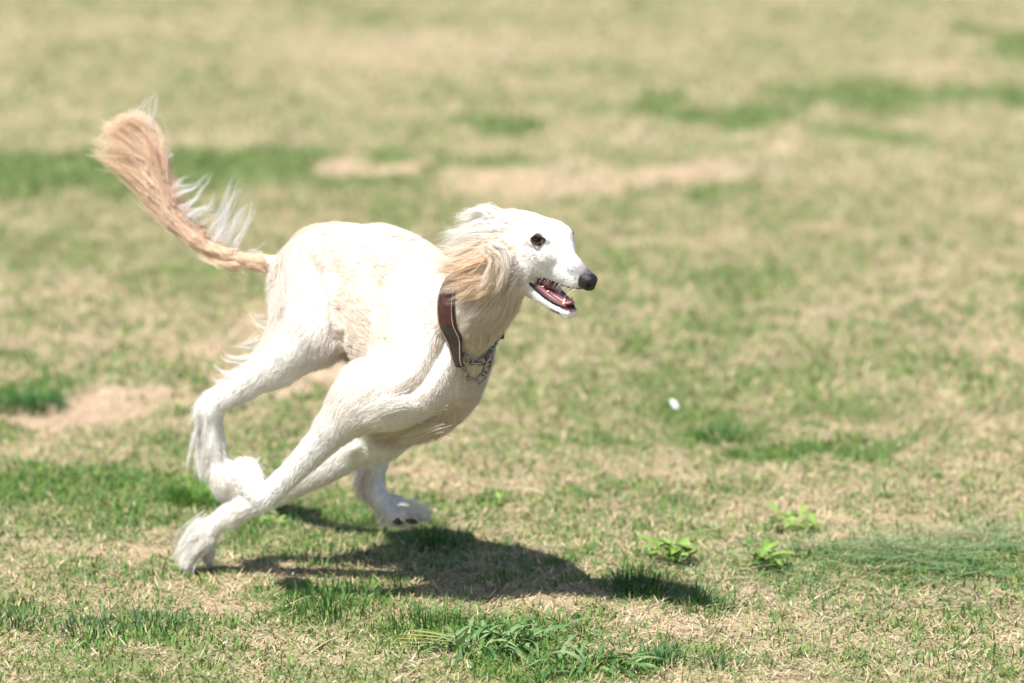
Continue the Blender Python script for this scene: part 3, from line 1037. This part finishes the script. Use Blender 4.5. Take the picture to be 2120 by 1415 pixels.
# ------------------------------------------------------------------ collar
collar = empty('dog_collar', P(950, 745, -.38))
tag(collar, 'brown stitched leather collar with a steel chain loop worn by the dog', 'collar')
M_leather = plain('leather_dark', (.027, .0135, .0095), .38, .5, bump=.5, bscale=350, vary=.35)
M_tooled = plain('leather_red', (.055, .019, .012), .36, .45, bump=.9, bscale=110, vary=.5)
M_thread = plain('thread', (.72, .60, .46), .8, .2)
M_steel = plain('steel', (.36, .34, .32), .22, .5, metal=1.0, vary=.15)
tdir = unit(V(0.25, -.1, -1) - (V(0.25, -.1, -1) @ cn) * cn)
sdir = np.cross(cn, tdir)
sdir = sdir if sdir[1] < 0 else -sdir          # towards the camera side


def ring(phi, off, along=0.0):
    d = math.cos(phi) * tdir + math.sin(phi) * sdir
    base = cc0 + cn * along
    h = bvh.ray_cast(Vector(base), Vector(d))
    rr = (np.array(h[0]) - base) @ d if h[0] is not None else .075
    return base + d * (min(rr, .10) + off)


def band(phis, w0, w1, o0, o1, name, mat, parent, edge=None):
    """a strap following the neck between angles; w along the neck, o outward"""
    R_ = []
    for ph in phis:
        mid = [np.linalg.norm(ring(ph, 0, a) - cc0 - cn * a) for a in (w0, 0, w1)]
        rr = max(mid) * .5 + sum(mid) / 6
        d = math.cos(ph) * tdir + math.sin(ph) * sdir
        ee = edge(ph) if edge else 1.0
        R_.append([cc0 + cn * w0 * ee + d * (rr + o0), cc0 + cn * w0 * ee + d * (rr + o1), cc0 + cn * (w0 + w1) / 2 + d * (rr + o1 + .0012),
                   cc0 + cn * w1 * ee + d * (rr + o1), cc0 + cn * w1 * ee + d * (rr + o0)])
    vs = np.array(R_).reshape(-1, 3)
    fs = []
    for i in range(len(phis) - 1):
        for k in range(5):
            a, b = i * 5 + k, i * 5 + (k + 1) % 5
            fs.append((a, b, b + 5, a + 5))
    fs.append(tuple(range(5)))
    fs.append(tuple(len(vs) - 5 + k for k in range(5))[::-1])
    return mesh_obj(name, vs, fs, mat, parent, smooth=False), np.array(R_)


PH0, PH1 = R(38), R(308)
taper = lambda ph: .55 + .45 * sstep(0, R(45), min(ph - PH0, PH1 - ph))
phis = np.linspace(PH0, PH1, 64)
bobj, BR = band(phis, -.0205, .0205, .0060, .0105, 'leather_band', M_leather, collar, taper)
band(np.linspace(R(98), R(262), 40), -.0160, .0160, .0080, .0120, 'tooled_panel', M_tooled, collar)
sv, sf = [], []
for i in range(len(BR) - 1):
    for e, g in ((1, 2), (3, 2)):
        for t in (.15, .65):
            p0 = BR[i][e] * (1 - t) + BR[i + 1][e] * t
            p1 = BR[i][e] * (1 - t - .25) + BR[i + 1][e] * (t + .25)
            q = BR[i][g] * (1 - t) + BR[i + 1][g] * t
            ins = unit(q - p0) * .0028
            o = unit((p0 + ins) - cc0 - cn * ((p0 - cc0) @ cn)) * .0006
            v, f = sweep([p0 + ins + o, p1 + ins + o], .0008, 4)
            sf += [tuple(x + len(sv) for x in ff) for ff in f]
            sv += list(v)
stt = mesh_obj('stitching', np.array(sv), sf, M_thread, collar)
stt['kind'] = 'stuff'


def link_mesh(length, width, wire):
    pts = []
    for k in range(24):
        t = 2 * math.pi * k / 24
        x, y = math.cos(t), math.sin(t)
        pts.append(V((length / 2 - width / 2) * (1 if x > 0 else -1) * min(1, abs(x) * 3) + x * width / 2, y * width / 2, 0))
    return sweep(pts, wire, 6, True, up=V(0, 0, 1))


lv, lf = link_mesh(.024, .0125, .0019)
link0 = None


def chain(track, n, twist0=0):
    global link0
    cv = catmull(track, 8)
    L = np.r_[0, np.cumsum(np.linalg.norm(np.diff(cv, axis=0), axis=1))]
    for i in range(n):
        t = (i + .5) / n * L[-1]
        p = V(*[np.interp(t, L, cv[:, a]) for a in range(3)])
        q = V(*[np.interp(min(t + .004, L[-1]), L, cv[:, a]) - np.interp(max(t - .004, 0), L, cv[:, a]) for a in range(3)])
        x = unit(q)
        out_ = unit(p - cc0 - cn * ((p - cc0) @ cn))
        z = unit(out_ - (out_ @ x) * x)
        y = np.cross(z, x)
        an = R(15 if (i + twist0) % 2 else 80)
        y, z = y * math.cos(an) + z * math.sin(an), z * math.cos(an) - y * math.sin(an)
        if link0 is None:
            o = mesh_obj('chain_link', lv, lf, M_steel)
            link0 = o
        else:
            o = link0.copy()
            COL.objects.link(o)
        sc_ = min(1.25, max(.8, L[-1] / n / .0155))
        o.parent = collar
        o.matrix_parent_inverse = collar.matrix_world.inverted()
        o.matrix_basis = Matrix(((x[0] * sc_, y[0], z[0], p[0]), (x[1] * sc_, y[1], z[1], p[1]), (x[2] * sc_, y[2], z[2], p[2]), (0, 0, 0, 1)))


e0, e1 = ring(PH0 - .03, .007), ring(PH1 + .03 - 2 * math.pi, .007)
chain([e0, ring(R(20), .014), ring(R(0), .015), ring(R(-20), .014), e1], 5)
dn = V(0.0, -.012, -.035)
chain([e0 + V(0, -.004, -.004), ring(R(25), .010) + V(-.006, -.008, -.026), ring(R(6), .010) + V(0, -.012, -.036), ring(R(-12), .010) + V(.0, -.012, -.026), e1 * .55 + ring(R(-15), .01) * .45 + V(0, -.01, -.015)], 6, 1)
# the two end rings and the toggle bar
for pnt, rr_ in ((e0, .0115), (e1, .0115)):
    o_ = unit(pnt - cc0 - cn * ((pnt - cc0) @ cn))
    ax2 = np.cross(o_, cn)
    v, f = sweep([pnt + math.cos(t) * rr_ * (cn * .9 + o_ * .3) + math.sin(t) * rr_ * ax2 for t in np.linspace(0, 2 * math.pi, 24, endpoint=False)], .0019, 8, True, up=o_)
    mesh_obj('collar_ring', v, f, M_steel, collar)
b0, b1 = ring(R(-8), .013) + V(0, -.012, -.016), e1 + V(.004, -.012, -.006)
v, f = sweep([b0, b0 * .5 + b1 * .5, b1], .0021, 8)
mesh_obj('toggle_bar', v, f, M_steel, collar)
v, f = sweep([b1 - V(0, 0, .006), b1 + V(0, 0, .006)], .0019, 8)
mesh_obj('toggle_bar', v, f, M_steel, collar)
print('dog', time.time() - t_start)


# ------------------------------------------------------------------ ground
def sizes(px, py, hw, hh):
    c = G(px, py)
    l, r_ = G(px - hw, py), G(px + hw, py)
    u, d = G(px, py - hh), G(px, py + hh)
    return c[0], c[1], (r_[0] - l[0]) / 2, (u[1] - d[1]) / 2


GREEN = [sizes(*q) + (s,) for *q, s in [
    (430, 345, 500, 34, 1.9), (120, 365, 320, 26, 1.8), (740, 380, 190, 15, 1.4), (560, 320, 160, 22, .6),
    (1480, 232, 130, 22, 1.6), (1450, 396, 115, 14, 1.8), (1830, 195, 150, 30, 1.2), (1010, 258, 85, 10, 1.2), (2095, 90, 60, 30, 1.8),
    (2085, 198, 90, 22, 1.6), (1790, 275, 70, 20, 1.2), (1250, 225, 120, 14, .3), (1290, 400, 60, 16, .4), (60, 520, 160, 26, .4), (250, 430, 140, 20, .35),
    (45, 815, 95, 38, 1.3), (130, 1010, 220, 44, 1.2), (380, 1015, 90, 28, .8), (230, 1070, 180, 30, .6), (150, 765, 120, 22, .4), (15, 885, 60, 18, .6),
    (1330, 725, 70, 14, .6), (1500, 880, 110, 20, 1.1), (1700, 935, 150, 24, 1.3), (1380, 850, 50, 22, .5), (1770, 830, 130, 20, .45), (1600, 770, 140, 20, .3),
    (1420, 800, 120, 22, .35), (1000, 930, 160, 30, .45), (1250, 920, 150, 24, .4), (1040, 1045, 60, 16, .6), (640, 910, 120, 30, .4),
    (650, 1240, 130, 36, 1.1), (960, 1310, 190, 40, 1.2), (1170, 1370, 170, 36, 1.1), (200, 1290, 200, 26, .55), (30, 1260, 60, 26, .5),
    (1340, 1215, 80, 26, .7), (1460, 1245, 60, 22, .6), (880, 1105, 90, 26, .7), (1370, 1355, 60, 30, .7), (1490, 1370, 50, 22, .5), (700, 1150, 140, 26, .5),
    (560, 1080, 130, 30, .5), (300, 1170, 130, 24, .3), (1900, 1165, 240, 30, .7), (1640, 1090, 80, 20, .4), (780, 1060, 130, 30, .5)]]
BARE = [sizes(*q) + (s,) for *q, s in [
    (150, 850, 170, 22, .95), (300, 825, 90, 14, .7), (600, 785, 130, 26, .9), (430, 705, 120, 22, .55), (1240, 370, 280, 28, .75), (800, 336, 100, 15, .8), (1090, 395, 130, 16, .6),
    (440, 1275, 70, 12, .9), (900, 100, 260, 30, .35), (1950, 150, 110, 24, .4), (280, 1150, 100, 16, .4), (1700, 640, 140, 22, .4), (1340, 960, 110, 22, .35),
    (30, 690, 90, 16, .4), (1050, 1230, 90, 12, .4), (780, 880, 140, 30, .3), (2000, 700, 120, 24, .3)]]


def field(lst, x, y, seed):
    wx = x + .16 * (fbm(x * 5, y * 3, seed, 3) - .5) * (1 + np.clip(y, 0, 12) * .25)
    wy = y + .30 * (fbm(x * 5 + 9, y * 3, seed + 3, 3) - .5) * (1 + np.clip(y, 0, 12) * .25)
    v = np.zeros_like(x)
    for cx, cy, rx, ry, s in lst:
        d = ((wx - cx) / rx) ** 2 + ((wy - cy) / ry) ** 2
        v = np.maximum(v, s * sstep(2.4, .1, d))
    return v


def gz(x, y):
    fade = np.exp(-((x + .64) ** 2 + y ** 2) / .12)
    near = np.exp(-(x ** 2 + (y - 3) ** 2) / 900.0)
    return ((fbm(x * 2.2, y * 2.2, 71, 3) - .5) * .030 + (fbm(x * 14, y * 14, 72, 2) - .5) * .010) * (1 - fade) * near


def green_at(x, y):
    base = .40 - .03 * sstep(1, 5, y) + (.85 - .3 * sstep(1, 6, y)) * (fbm(x * 3.2, y * 2.2, 51, 4) - .5) + .5 * (fbm(x * 13, y * 10, 52, 2) - .5)
    g = np.clip(base + .62 * field(GREEN, x, y, 60), 0, .93)
    b = field(BARE, x, y, 64)
    return g * (1 - .85 * b), b


def axis(lo, hi, step, far, n):
    k = np.linspace(0, 1, n + 1)[1:] ** 2.6
    return np.concatenate([(lo - k * (far + lo))[::-1] if False else lo - (k * (far - abs(lo)))[::-1], np.arange(lo, hi + step / 2, step), hi + k * (far - abs(hi))])


gx, gy = axis(-4.6, 4.6, .04, 1500, 22), axis(-3.4, 14.0, .045, 1500, 22)
X_, Y_ = np.meshgrid(gx, gy, indexing='ij')
xv, yv = X_.ravel(), Y_.ravel()
gg, bb = green_at(xv, yv)
nx_, ny_ = len(gx), len(gy)
idx = np.arange(nx_ * ny_).reshape(nx_, ny_)
gf = np.stack([idx[:-1, :-1], idx[1:, :-1], idx[1:, 1:], idx[:-1, 1:]], -1).reshape(-1, 4)
SOIL, THATCH, TURF = V(.445, .320, .215), V(.46, .350, .230), V(.095, .150, .040)
gcol = THATCH * (1 - gg)[:, None] + TURF * gg[:, None]
gcol = gcol * (1 - bb)[:, None] + SOIL * bb[:, None]
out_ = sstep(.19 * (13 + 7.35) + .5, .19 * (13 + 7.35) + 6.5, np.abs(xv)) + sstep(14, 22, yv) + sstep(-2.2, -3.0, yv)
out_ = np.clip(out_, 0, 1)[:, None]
gcol = gcol * (1 - out_) + (gcol * .5 + V(.30, .27, .14) * .5) * .72 * out_    # beyond the modelled blades: turf average, darkened to stand for their self-shading
m_ground, nt, bs = new_mat('turf_soil')
at = nt.nodes.new('ShaderNodeAttribute')
at.attribute_name = 'col'
tc = nt.nodes.new('ShaderNodeTexCoord')
n1 = nt.nodes.new('ShaderNodeTexNoise')
n1.inputs['Scale'].default_value = 55
n1.inputs['Detail'].default_value = 8
n1.inputs['Roughness'].default_value = .7
n2 = nt.nodes.new('ShaderNodeTexNoise')
n2.inputs['Scale'].default_value = 9
n2.inputs['Detail'].default_value = 6
nt.links.new(tc.outputs['Object'], n1.inputs['Vector'])
nt.links.new(tc.outputs['Object'], n2.inputs['Vector'])
add_ = nt.nodes.new('ShaderNodeMath')
nt.links.new(n1.outputs['Fac'], add_.inputs[0])
nt.links.new(n2.outputs['Fac'], add_.inputs[1])
mr = nt.nodes.new('ShaderNodeMapRange')
mr.inputs['From Min'].default_value = .65
mr.inputs['From Max'].default_value = 1.35
mr.inputs['To Min'].default_value = .62
mr.inputs['To Max'].default_value = 1.32
nt.links.new(add_.outputs[0], mr.inputs['Value'])
mu = nt.nodes.new('ShaderNodeVectorMath')
mu.operation = 'SCALE'
nt.links.new(at.outputs['Color'], mu.inputs[0])
nt.links.new(mr.outputs[0], mu.inputs['Scale'])
nt.links.new(mu.outputs[0], bs.inputs['Base Color'])
bs.inputs['Roughness'].default_value = .95
bs.inputs['Specular IOR Level'].default_value = .1
bp = nt.nodes.new('ShaderNodeBump')
bp.inputs['Distance'].default_value = .012
bp.inputs['Strength'].default_value = .7
nt.links.new(n1.outputs['Fac'], bp.inputs['Height'])
nt.links.new(bp.outputs[0], bs.inputs['Normal'])
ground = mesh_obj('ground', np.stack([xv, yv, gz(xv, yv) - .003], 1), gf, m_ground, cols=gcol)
tag(ground, kind='structure')

# ------------------------------------------------------------------ grass
M_grass = attr_mat('grass_blade', .55, .25, 0, 60, trans=.22)
FRESH = np.array([[.075, .190, .030], [.110, .235, .038], [.068, .172, .046], [.185, .260, .055], [.26, .275, .090]])
STRAW = np.array([[.59, .455, .295], [.67, .56, .39], [.52, .37, .24], [.47, .40, .22], [.36, .35, .15]])


def blade_mesh(x, y, z, L, w, tilt, az, curl, col):
    """three-triangle blades: tilt from upright, az heading, curl droops the tip"""
    N = len(x)
    ca, sa = np.cos(az), np.sin(az)
    t2 = np.clip(tilt + curl, 0, 1.62)
    dx1, dz1 = np.sin(tilt) * L * .55, np.cos(tilt) * L * .55
    dx2, dz2 = dx1 + np.sin(t2) * L * .45, dz1 + np.cos(t2) * L * .45
    px_, py_ = -sa * w / 2, ca * w / 2
    b = np.stack([x, y, z], 1)
    m = b + np.stack([ca * dx1, sa * dx1, dz1], 1)
    t = b + np.stack([ca * dx2, sa * dx2, dz2], 1)
    p = np.stack([px_, py_, np.zeros(N)], 1)
    vs = np.stack([b - p, b + p, m - p * .8, m + p * .8, t], 1).reshape(-1, 3)
    o = (np.arange(N) * 5)[:, None]
    fs = np.stack([o + [0, 1, 3], o + [0, 3, 2], o + [2, 3, 4]], 1).reshape(-1, 3)
    return vs, fs, np.repeat(col, 5, 0)


def turf(n, y0, y1, wscale, seed, strip=0.0):
    r = np.random.default_rng(seed)
    y = y0 + (y1 - y0) * r.random(n)
    half = .19 * (y + 7.35) + .55
    keep = r.random(n) < half / half.max()
    y, half = y[keep], half[keep]
    x = (r.random(len(y)) * 2 - 1) * half
    if strip:                                   # the lawn goes on at both sides
        x = np.sign(x) * (half + strip * r.random(len(y)))
    g, b = green_at(x, y)
    clump = fbm(x * 24, y * 24, 81, 3)
    is_green = r.random(len(x)) < np.clip(.06 + .92 * g + 1.5 * (clump - .5), .03, .97)
    alive = r.random(len(x)) < 1 - .78 * b
    x, y, g, is_green = x[alive], y[alive], g[alive], is_green[alive]
    n = len(x)
    L = np.where(is_green, r.uniform(.010, .024, n) * (1 + .35 * g), .008 + .028 * r.random(n) ** 2.4) * wscale ** .35
    w = np.where(is_green, r.uniform(.0018, .0040, n), r.uniform(.0014, .0034, n)) * wscale
    tilt = np.where(is_green, r.uniform(.25, 1.3, n), r.uniform(1.05, 1.52, n))
    az = r.uniform(0, 6.283, n)
    curl = np.where(is_green, r.uniform(0, .5, n), r.uniform(-.25, .15, n))
    cg = FRESH[r.integers(len(FRESH), size=n)]
    cs = STRAW[r.choice(len(STRAW), n, p=[.30, .09, .24, .20, .17])]
    hue = fbm(x * 1.7, y * 1.2, 91, 3)[:, None]
    cg = cg * (1 - .55 * sstep(.45, .75, hue)) + V(.22, .265, .09) * .55 * sstep(.45, .75, hue)
    col = np.where(is_green[:, None], cg, cs) * r.normal(1, .13, (n, 1)).clip(.6, 1.4)
    fm = (.28 * sstep(1.0, 6.0, y))[:, None]
    col = col * (1 - fm) + (V(.42, .37, .215) * (1 - .55 * g[:, None]) + V(.08, .185, .035) * .55 * g[:, None]) * fm
    z = gz(x, y) - .002 + np.where(is_green, 0, r.uniform(0, .006, n))
    return blade_mesh(x, y, z, L, w, tilt, az, curl, col)


def merge(parts):
    vs, fs, cs, o = [], [], [], 0
    for v, f, c in parts:
        vs.append(v)
        fs.append(f + o)
        cs.append(c)
        o += len(v)
    return np.vstack(vs), np.vstack(fs), np.vstack(cs)


if DEV != 'clay':
    v, f, c = merge([turf(330000, -2.3, 1.6, 1.0, 1), turf(170000, 1.6, 5.2, 1.7, 2), turf(210000, 5.2, 14.0, 2.4, 3),
                     turf(75000, -2.3, 1.6, 2.2, 4, 1.8), turf(60000, 1.6, 5.2, 2.6, 5, 2.2), turf(90000, 5.2, 15.5, 4.0, 6, 4.5), turf(40000, 14.0, 22.0, 5.0, 7)])
    grass = mesh_obj('grass', v, f, M_grass, smooth=False, cols=c)
    tag(grass, 'short dry lawn grass mixed with green over the whole field', 'grass', kind='stuff')


# ------------------------------------------------------------------ tufts, weeds and litter that can be told apart
def tuft(px, py, n, rad, L, w, spread, cols, label, seed, lean=0.0):
    r = np.random.default_rng(seed)
    c = G(px, py)
    a, d = r.uniform(0, 6.283, n), rad * np.sqrt(r.random(n))
    x, y = c[0] + d * np.cos(a), c[1] + d * np.sin(a) * 1.1
    ll = L * r.uniform(.5, 1.1, n)
    tilt = np.clip(r.uniform(.1, 1, n) * spread * (.4 + d / rad), 0, 1.4)
    az = a + r.normal(0, .6, n) + lean
    v, f, cc = blade_mesh(x, y, gz(x, y) - .003, ll, w * r.uniform(.7, 1.2, n), tilt, az, r.uniform(.1, .7, n), np.array(cols)[r.integers(len(cols), size=n)] * r.normal(1, .15, (n, 1)).clip(.6, 1.4))
    o = mesh_obj('grass_tuft', v, f, M_grass, smooth=False, cols=cc)
    return tag(o, label, 'grass tuft', 'green grass tufts in the lawn')


DARKG = [[.045, .135, .030], [.060, .165, .035], [.035, .110, .030]]
MIDG = [[.085, .190, .040], [.110, .215, .045], [.070, .160, .045]]
BLUEG = [[.060, .125, .060], [.085, .150, .080], [.045, .100, .045]]
BRIGHT = [[.12, .26, .03], [.15, .29, .045], [.09, .215, .03]]
tuft(1368, 1372, 130, .045, .050, .0026, .9, DARKG, 'compact dark green tuft below the tip of the shadow', 1)
tuft(1492, 1385, 80, .045, .042, .0026, 1.1, DARKG, 'small sparse dark green tuft beside a denser dark tuft', 2)
tuft(690, 1258, 240, .10, .060, .0022, .8, MIDG, 'wide soft tuft of fine grass below the paw shadow', 3)
tuft(190, 1298, 90, .06, .042, .0034, 1.2, BLUEG, 'bluish broad tuft in dry lawn near a bare spot', 4)
tuft(318, 1292, 90, .06, .045, .0026, .9, BLUEG, 'fine bluish tuft between the bare spot and a broader bluish tuft', 5)
tuft(20, 1290, 60, .05, .042, .0030, 1.1, BLUEG, 'blue green tuft at the start of the bluish row', 6)
tuft(1325, 1228, 170, .06, .062, .0022, .8, DARKG, 'tall fine tuft standing in the neck shadow', 7)
tuft(1455, 1262, 110, .05, .055, .0022, .9, DARKG, 'fine tuft at the very tip of the head shadow', 8)
tuft(395, 1040, 170, .05, .075, .0026, .8, BRIGHT, 'bright sunlit tuft behind the raised hind paw', 9, .6)
tuft(60, 845, 260, .09, .055, .004, 1.0, DARKG, 'dark leafy tuft next to the bare earth strip', 10)
tuft(1495, 905, 130, .06, .05, .0035, 1.0, DARKG, 'dark tuft by the white petal', 11)
tuft(900, 1122, 120, .07, .045, .003, 1.0, DARKG, 'low tuft in shade under the lifted hind paw', 12)
tuft(885, 1290, 120, .07, .062, .0024, .8, MIDG, 'thin upright tuft beside the broad bladed clump', 13)

# broad-bladed clumps: every blade a piece of its own
M_broad = attr_mat('broad_blade', .45, .35, .15, 120, trans=.2)


def broad_blade(L, w, droop, col, n=7):
    vs, fs, cs = [], [], []
    for i in range(n + 1):
        t = i / n
        a = .25 + droop * t
        ww = w * (1 - t ** 2.2) * (.55 + .45 * min(1, t * 4)) / 2 + .0002
        x, z = L * t * math.sin(a), L * t * math.cos(a)
        for s_, lift in ((-1, .25), (0, 0), (1, .25)):
            vs.append((x, s_ * ww, z + ww * lift * 1.4))
            cs.append(np.array(col) * (1.12 if s_ == 0 else 1.0) * (1 - .15 * (1 - t)))
    for i in range(n):
        for k in range(2):
            a = i * 3 + k
            fs.append((a, a + 1, a + 4, a + 3))
    me = mesh_obj('grass_blade', vs, fs, M_broad, cols=np.array(cs))
    m_ = me.data
    bpy.data.objects.remove(me)
    return m_


BLADES = [broad_blade(L_, w_, d_, c_) for L_, w_, d_, c_ in ((.085, .0085, .9, (.13, .25, .075)), (.070, .0095, 1.2, (.095, .205, .05)), (.095, .0075, .7, (.19, .29, .115)), (.060, .0090, 1.1, (.23, .31, .13)), (.075, .0080, 1.4, (.08, .175, .045)))]


def clump(px, py, n, rad, label, seed, flat=0.0):
    r = np.random.default_rng(seed)
    c = G(px, py)
    root = empty('broad_grass_clump', (c[0], c[1], float(gz(c[0:1], c[1:2])[0])))
    tag(root, label, 'grass clump', 'broad bladed grass clumps')
    for i in range(n):
        o = bpy.data.objects.new('grass_blade', BLADES[r.integers(len(BLADES))])
        COL.objects.link(o)
        o.parent = root
        a = r.uniform(0, 6.283)
        d = rad * math.sqrt(r.random())
        o.location = (d * math.cos(a), d * math.sin(a) * .8, -.004)
        o.rotation_euler = (r.normal(0, .25), r.uniform(-.05, .55) + flat, a + r.normal(0, .7))
        k = r.uniform(.75, 1.3)
        o.scale = (k, k, k)


clump(985, 1345, 46, .075, 'broad bladed green clump with a flat yellowing blade beside it', 1)
clump(1215, 1385, 40, .085, 'broad bladed green clump between two darker fine tufts', 2)
clump(1080, 1330, 22, .06, 'thin broad bladed clump joining two fuller clumps', 3)
# yellowing blades lying flat
c = G(880, 1343)
ys = empty('fallen_grass_blade', (c[0], c[1], .004))
tag(ys, 'yellow green blades lying flat on the dry lawn', 'grass blades')
me0 = broad_blade(.115, .007, .1, (.30, .30, .09))
for i in range(4):
    o = bpy.data.objects.new('grass_blade', me0)
    COL.objects.link(o)
    o.parent = ys
    o.location = (.01 * i - .06, .018 * i - .02, .012 + .003 * i)
    o.rotation_euler = (.2 * i, 1.22, -.12 + .09 * i)

# leafy weeds
M_weed = attr_mat('weed_leaf', .5, .3, .2, 90, trans=.25)


def weed_leaf(L, w, col, teeth):
    vs, fs, cs = [], [], []
    n = 12
    for i in range(n + 1):
        t = i / n
        pr = math.sin(math.pi * min(1, t * .92 + .04)) ** .8 * (.35 + .65 * t) * 1.25
        pr *= 1 - teeth * (i % 2)
        ww = max(.0006, w * pr / 2) if i < n else .0003
        x, z = L * t, L * (.55 * t - .62 * t * t)
        for s_ in (-1, 0, 1):
            vs.append((x, s_ * ww, z + (.3 * ww if s_ else 0)))
            cs.append(np.array(col) * (1.25 if s_ == 0 else 1.0))
    for i in range(n):
        for k in range(2):
            a = i * 3 + k
            fs.append((a, a + 1, a + 4, a + 3))
    ob = mesh_obj('leaf', vs, fs, M_weed, cols=np.array(cs))
    m_ = ob.data
    bpy.data.objects.remove(ob)
    return m_


WL = [weed_leaf(.058, .017, (.20, .31, .060), .28), weed_leaf(.050, .015, (.15, .25, .050), .2), weed_leaf(.042, .016, (.24, .34, .09), .1)]


def weed(px, py, n, k, label, seed):
    r = np.random.default_rng(seed)
    c = G(px, py)
    root = empty('broadleaf_weed', (c[0], c[1], float(gz(c[0:1], c[1:2])[0])))
    tag(root, label, 'weed', 'leafy weeds in the lawn')
    for i in range(n):
        o = bpy.data.objects.new('leaf', WL[r.integers(3)])
        COL.objects.link(o)
        o.parent = root
        o.location = (r.normal(0, .020), r.normal(0, .022), .007 + .004 * r.random())
        o.rotation_euler = (r.normal(0, .25), -r.uniform(.1, .8), 2.4 * i + r.normal(0, .3))
        s_ = k * r.uniform(.55, 1.35)
        o.scale = (s_, s_, s_)


weed(1385, 1168, 34, 1.05, 'full bright green leafy weed above the head shadow', 1)
weed(1585, 1180, 24, .95, 'sparse leafy weed next to the long flattened grass', 2)
weed(1640, 1092, 26, .9, 'small pale leafy weed behind the sparser weed', 3)
weed(1040, 1052, 12, .6, 'tiny leafy weed behind the body shadow', 4)
weed(560, 1082, 12, .6, 'tiny leafy weed behind the planted foreleg', 5)

# long flattened grass
if DEV != 'clay':
    r = np.random.default_rng(31)
    n = 950
    c = G(1900, 1168)
    x = c[0] + r.normal(.02, .19, n).clip(-.45, .5)
    y = c[1] + r.normal(0, .16, n) + .10 * np.sin((x - c[0]) * 7)
    kp = fbm(x * 9, y * 7, 93, 3) + r.normal(0, .06, n) > .47
    x, y = x[kp], y[kp]
    n = len(x)
    v, f, cc = blade_mesh(x, y, gz(x, y) + r.uniform(.006, .022, n), r.uniform(.06, .15, n), r.uniform(.0018, .0032, n), r.uniform(1.30, 1.55, n),
                          np.where(r.random(n) < .5, 0, math.pi) + r.normal(.05, .38, n), r.uniform(-.1, .2, n),
                          np.array([[.14, .25, .10], [.19, .30, .14], [.10, .19, .075], [.34, .38, .17]])[r.integers(4, size=n)] * r.normal(1, .15, (n, 1)).clip(.6, 1.4))
    tag(mesh_obj('flattened_grass', v, f, M_grass, smooth=False, cols=cc), 'swath of long bluish grass lying flat beside the leafy weeds', 'grass', kind='stuff')

# dry stalks one can tell apart
M_stalk = plain('dry_stalk', (.60, .47, .30), .7, .2, vary=.25)
for k, (x0, y0, x1, y1, lab) in enumerate([
    (1330, 732, 1392, 742, 'dark tipped stalk lying on the dark patch of lawn'), (1668, 1262, 1740, 1222, 'slanting dry stalk in pale lawn in front of the sparse weed'),
    (700, 1330, 640, 1360, 'dry stalk lying in front of the wide soft tuft'), (1050, 1018, 1130, 1030, 'pale straw stalk behind the body shadow'),
    (85, 1022, 118, 1056, 'bent dry stalk lying across the bright green patch'), (590, 1265, 660, 1240, 'dry stalk by the bare spot'),
    (1295, 1330, 1385, 1318, 'thin green brown stalk above the compact dark tuft'), (1680, 965, 1790, 978, 'long straw stalk below the dark green patch')]):
    a, b = G(x0, y0), G(x1, y1)
    m = (a + b) / 2 + V(.004, .006, .012)
    v, f = sweep(catmull([a + V(0, 0, .008), m, b + V(0, 0, .006)], 5), .0013, 6)
    tag(mesh_obj('dry_stalk', v, f, M_stalk), lab, 'stalk', 'dry stalks on the lawn')

# white petal, flung drop of water, clod of earth
M_petal = plain('petal_white', (.82, .80, .76), .6, .3, vary=.06)
c = G(1397, 846)
vs, fs = [], []
for i in range(7):
    t = i / 6
    for j in range(4):
        u = j / 3 - .5
        wd = .015 * math.sin(math.pi * (.12 + .76 * t)) ** .5
        p = V(u * wd, 0, 0) * 1 + V(.012 * (t - .5), 0, .018 * (1 - t)) + V(0, .008 * u * u * 4 + .018 * (1 - t), 0)
        vs.append(c + p + V(0, 0, -.002))
for i in range(6):
    for j in range(3):
        a = i * 4 + j
        fs.append((a, a + 1, a + 5, a + 4))
pet = mesh_obj('petal', vs, fs, M_petal)
so = pet.modifiers.new('thickness', 'SOLIDIFY')
so.thickness = .0008
tag(pet, 'small curled white petal standing in the lawn', 'petal')
M_water = plain('water', (.9, .92, .95), .02, .5)
M_water.node_tree.nodes['Principled BSDF'].inputs['Transmission Weight'].default_value = 1
M_water.node_tree.nodes['Principled BSDF'].inputs['IOR'].default_value = 1.33
v, f = ellipsoid(P(1067, 748, -.42), np.eye(3), (.0026, .0024, .0034), 14, 8, lambda d: 1 - .25 * max(0, d[2]) ** 2)
tag(mesh_obj('water_drop', v, f, M_water), 'tiny drop of saliva in the air below the jaw', 'drop')
M_clod = plain('clod', (.035, .025, .018), .95, .1, bump=.6, vary=.4)
r = np.random.default_rng(77)
bump_ = r.normal(1, .18, 400)
kk = iter(range(400))
v, f = ellipsoid(P(581, 1053, -.10), np.eye(3), (.006, .004, .0035), 10, 6, lambda d: 1 + .3 * math.sin(5 * d[0] + 3 * d[1]) * math.cos(4 * d[2]))
tag(mesh_obj('earth_clod', v, f, M_clod), 'dark crumb of earth kicked up beside the planted foreleg', 'clod')
print('all', time.time() - t_start)
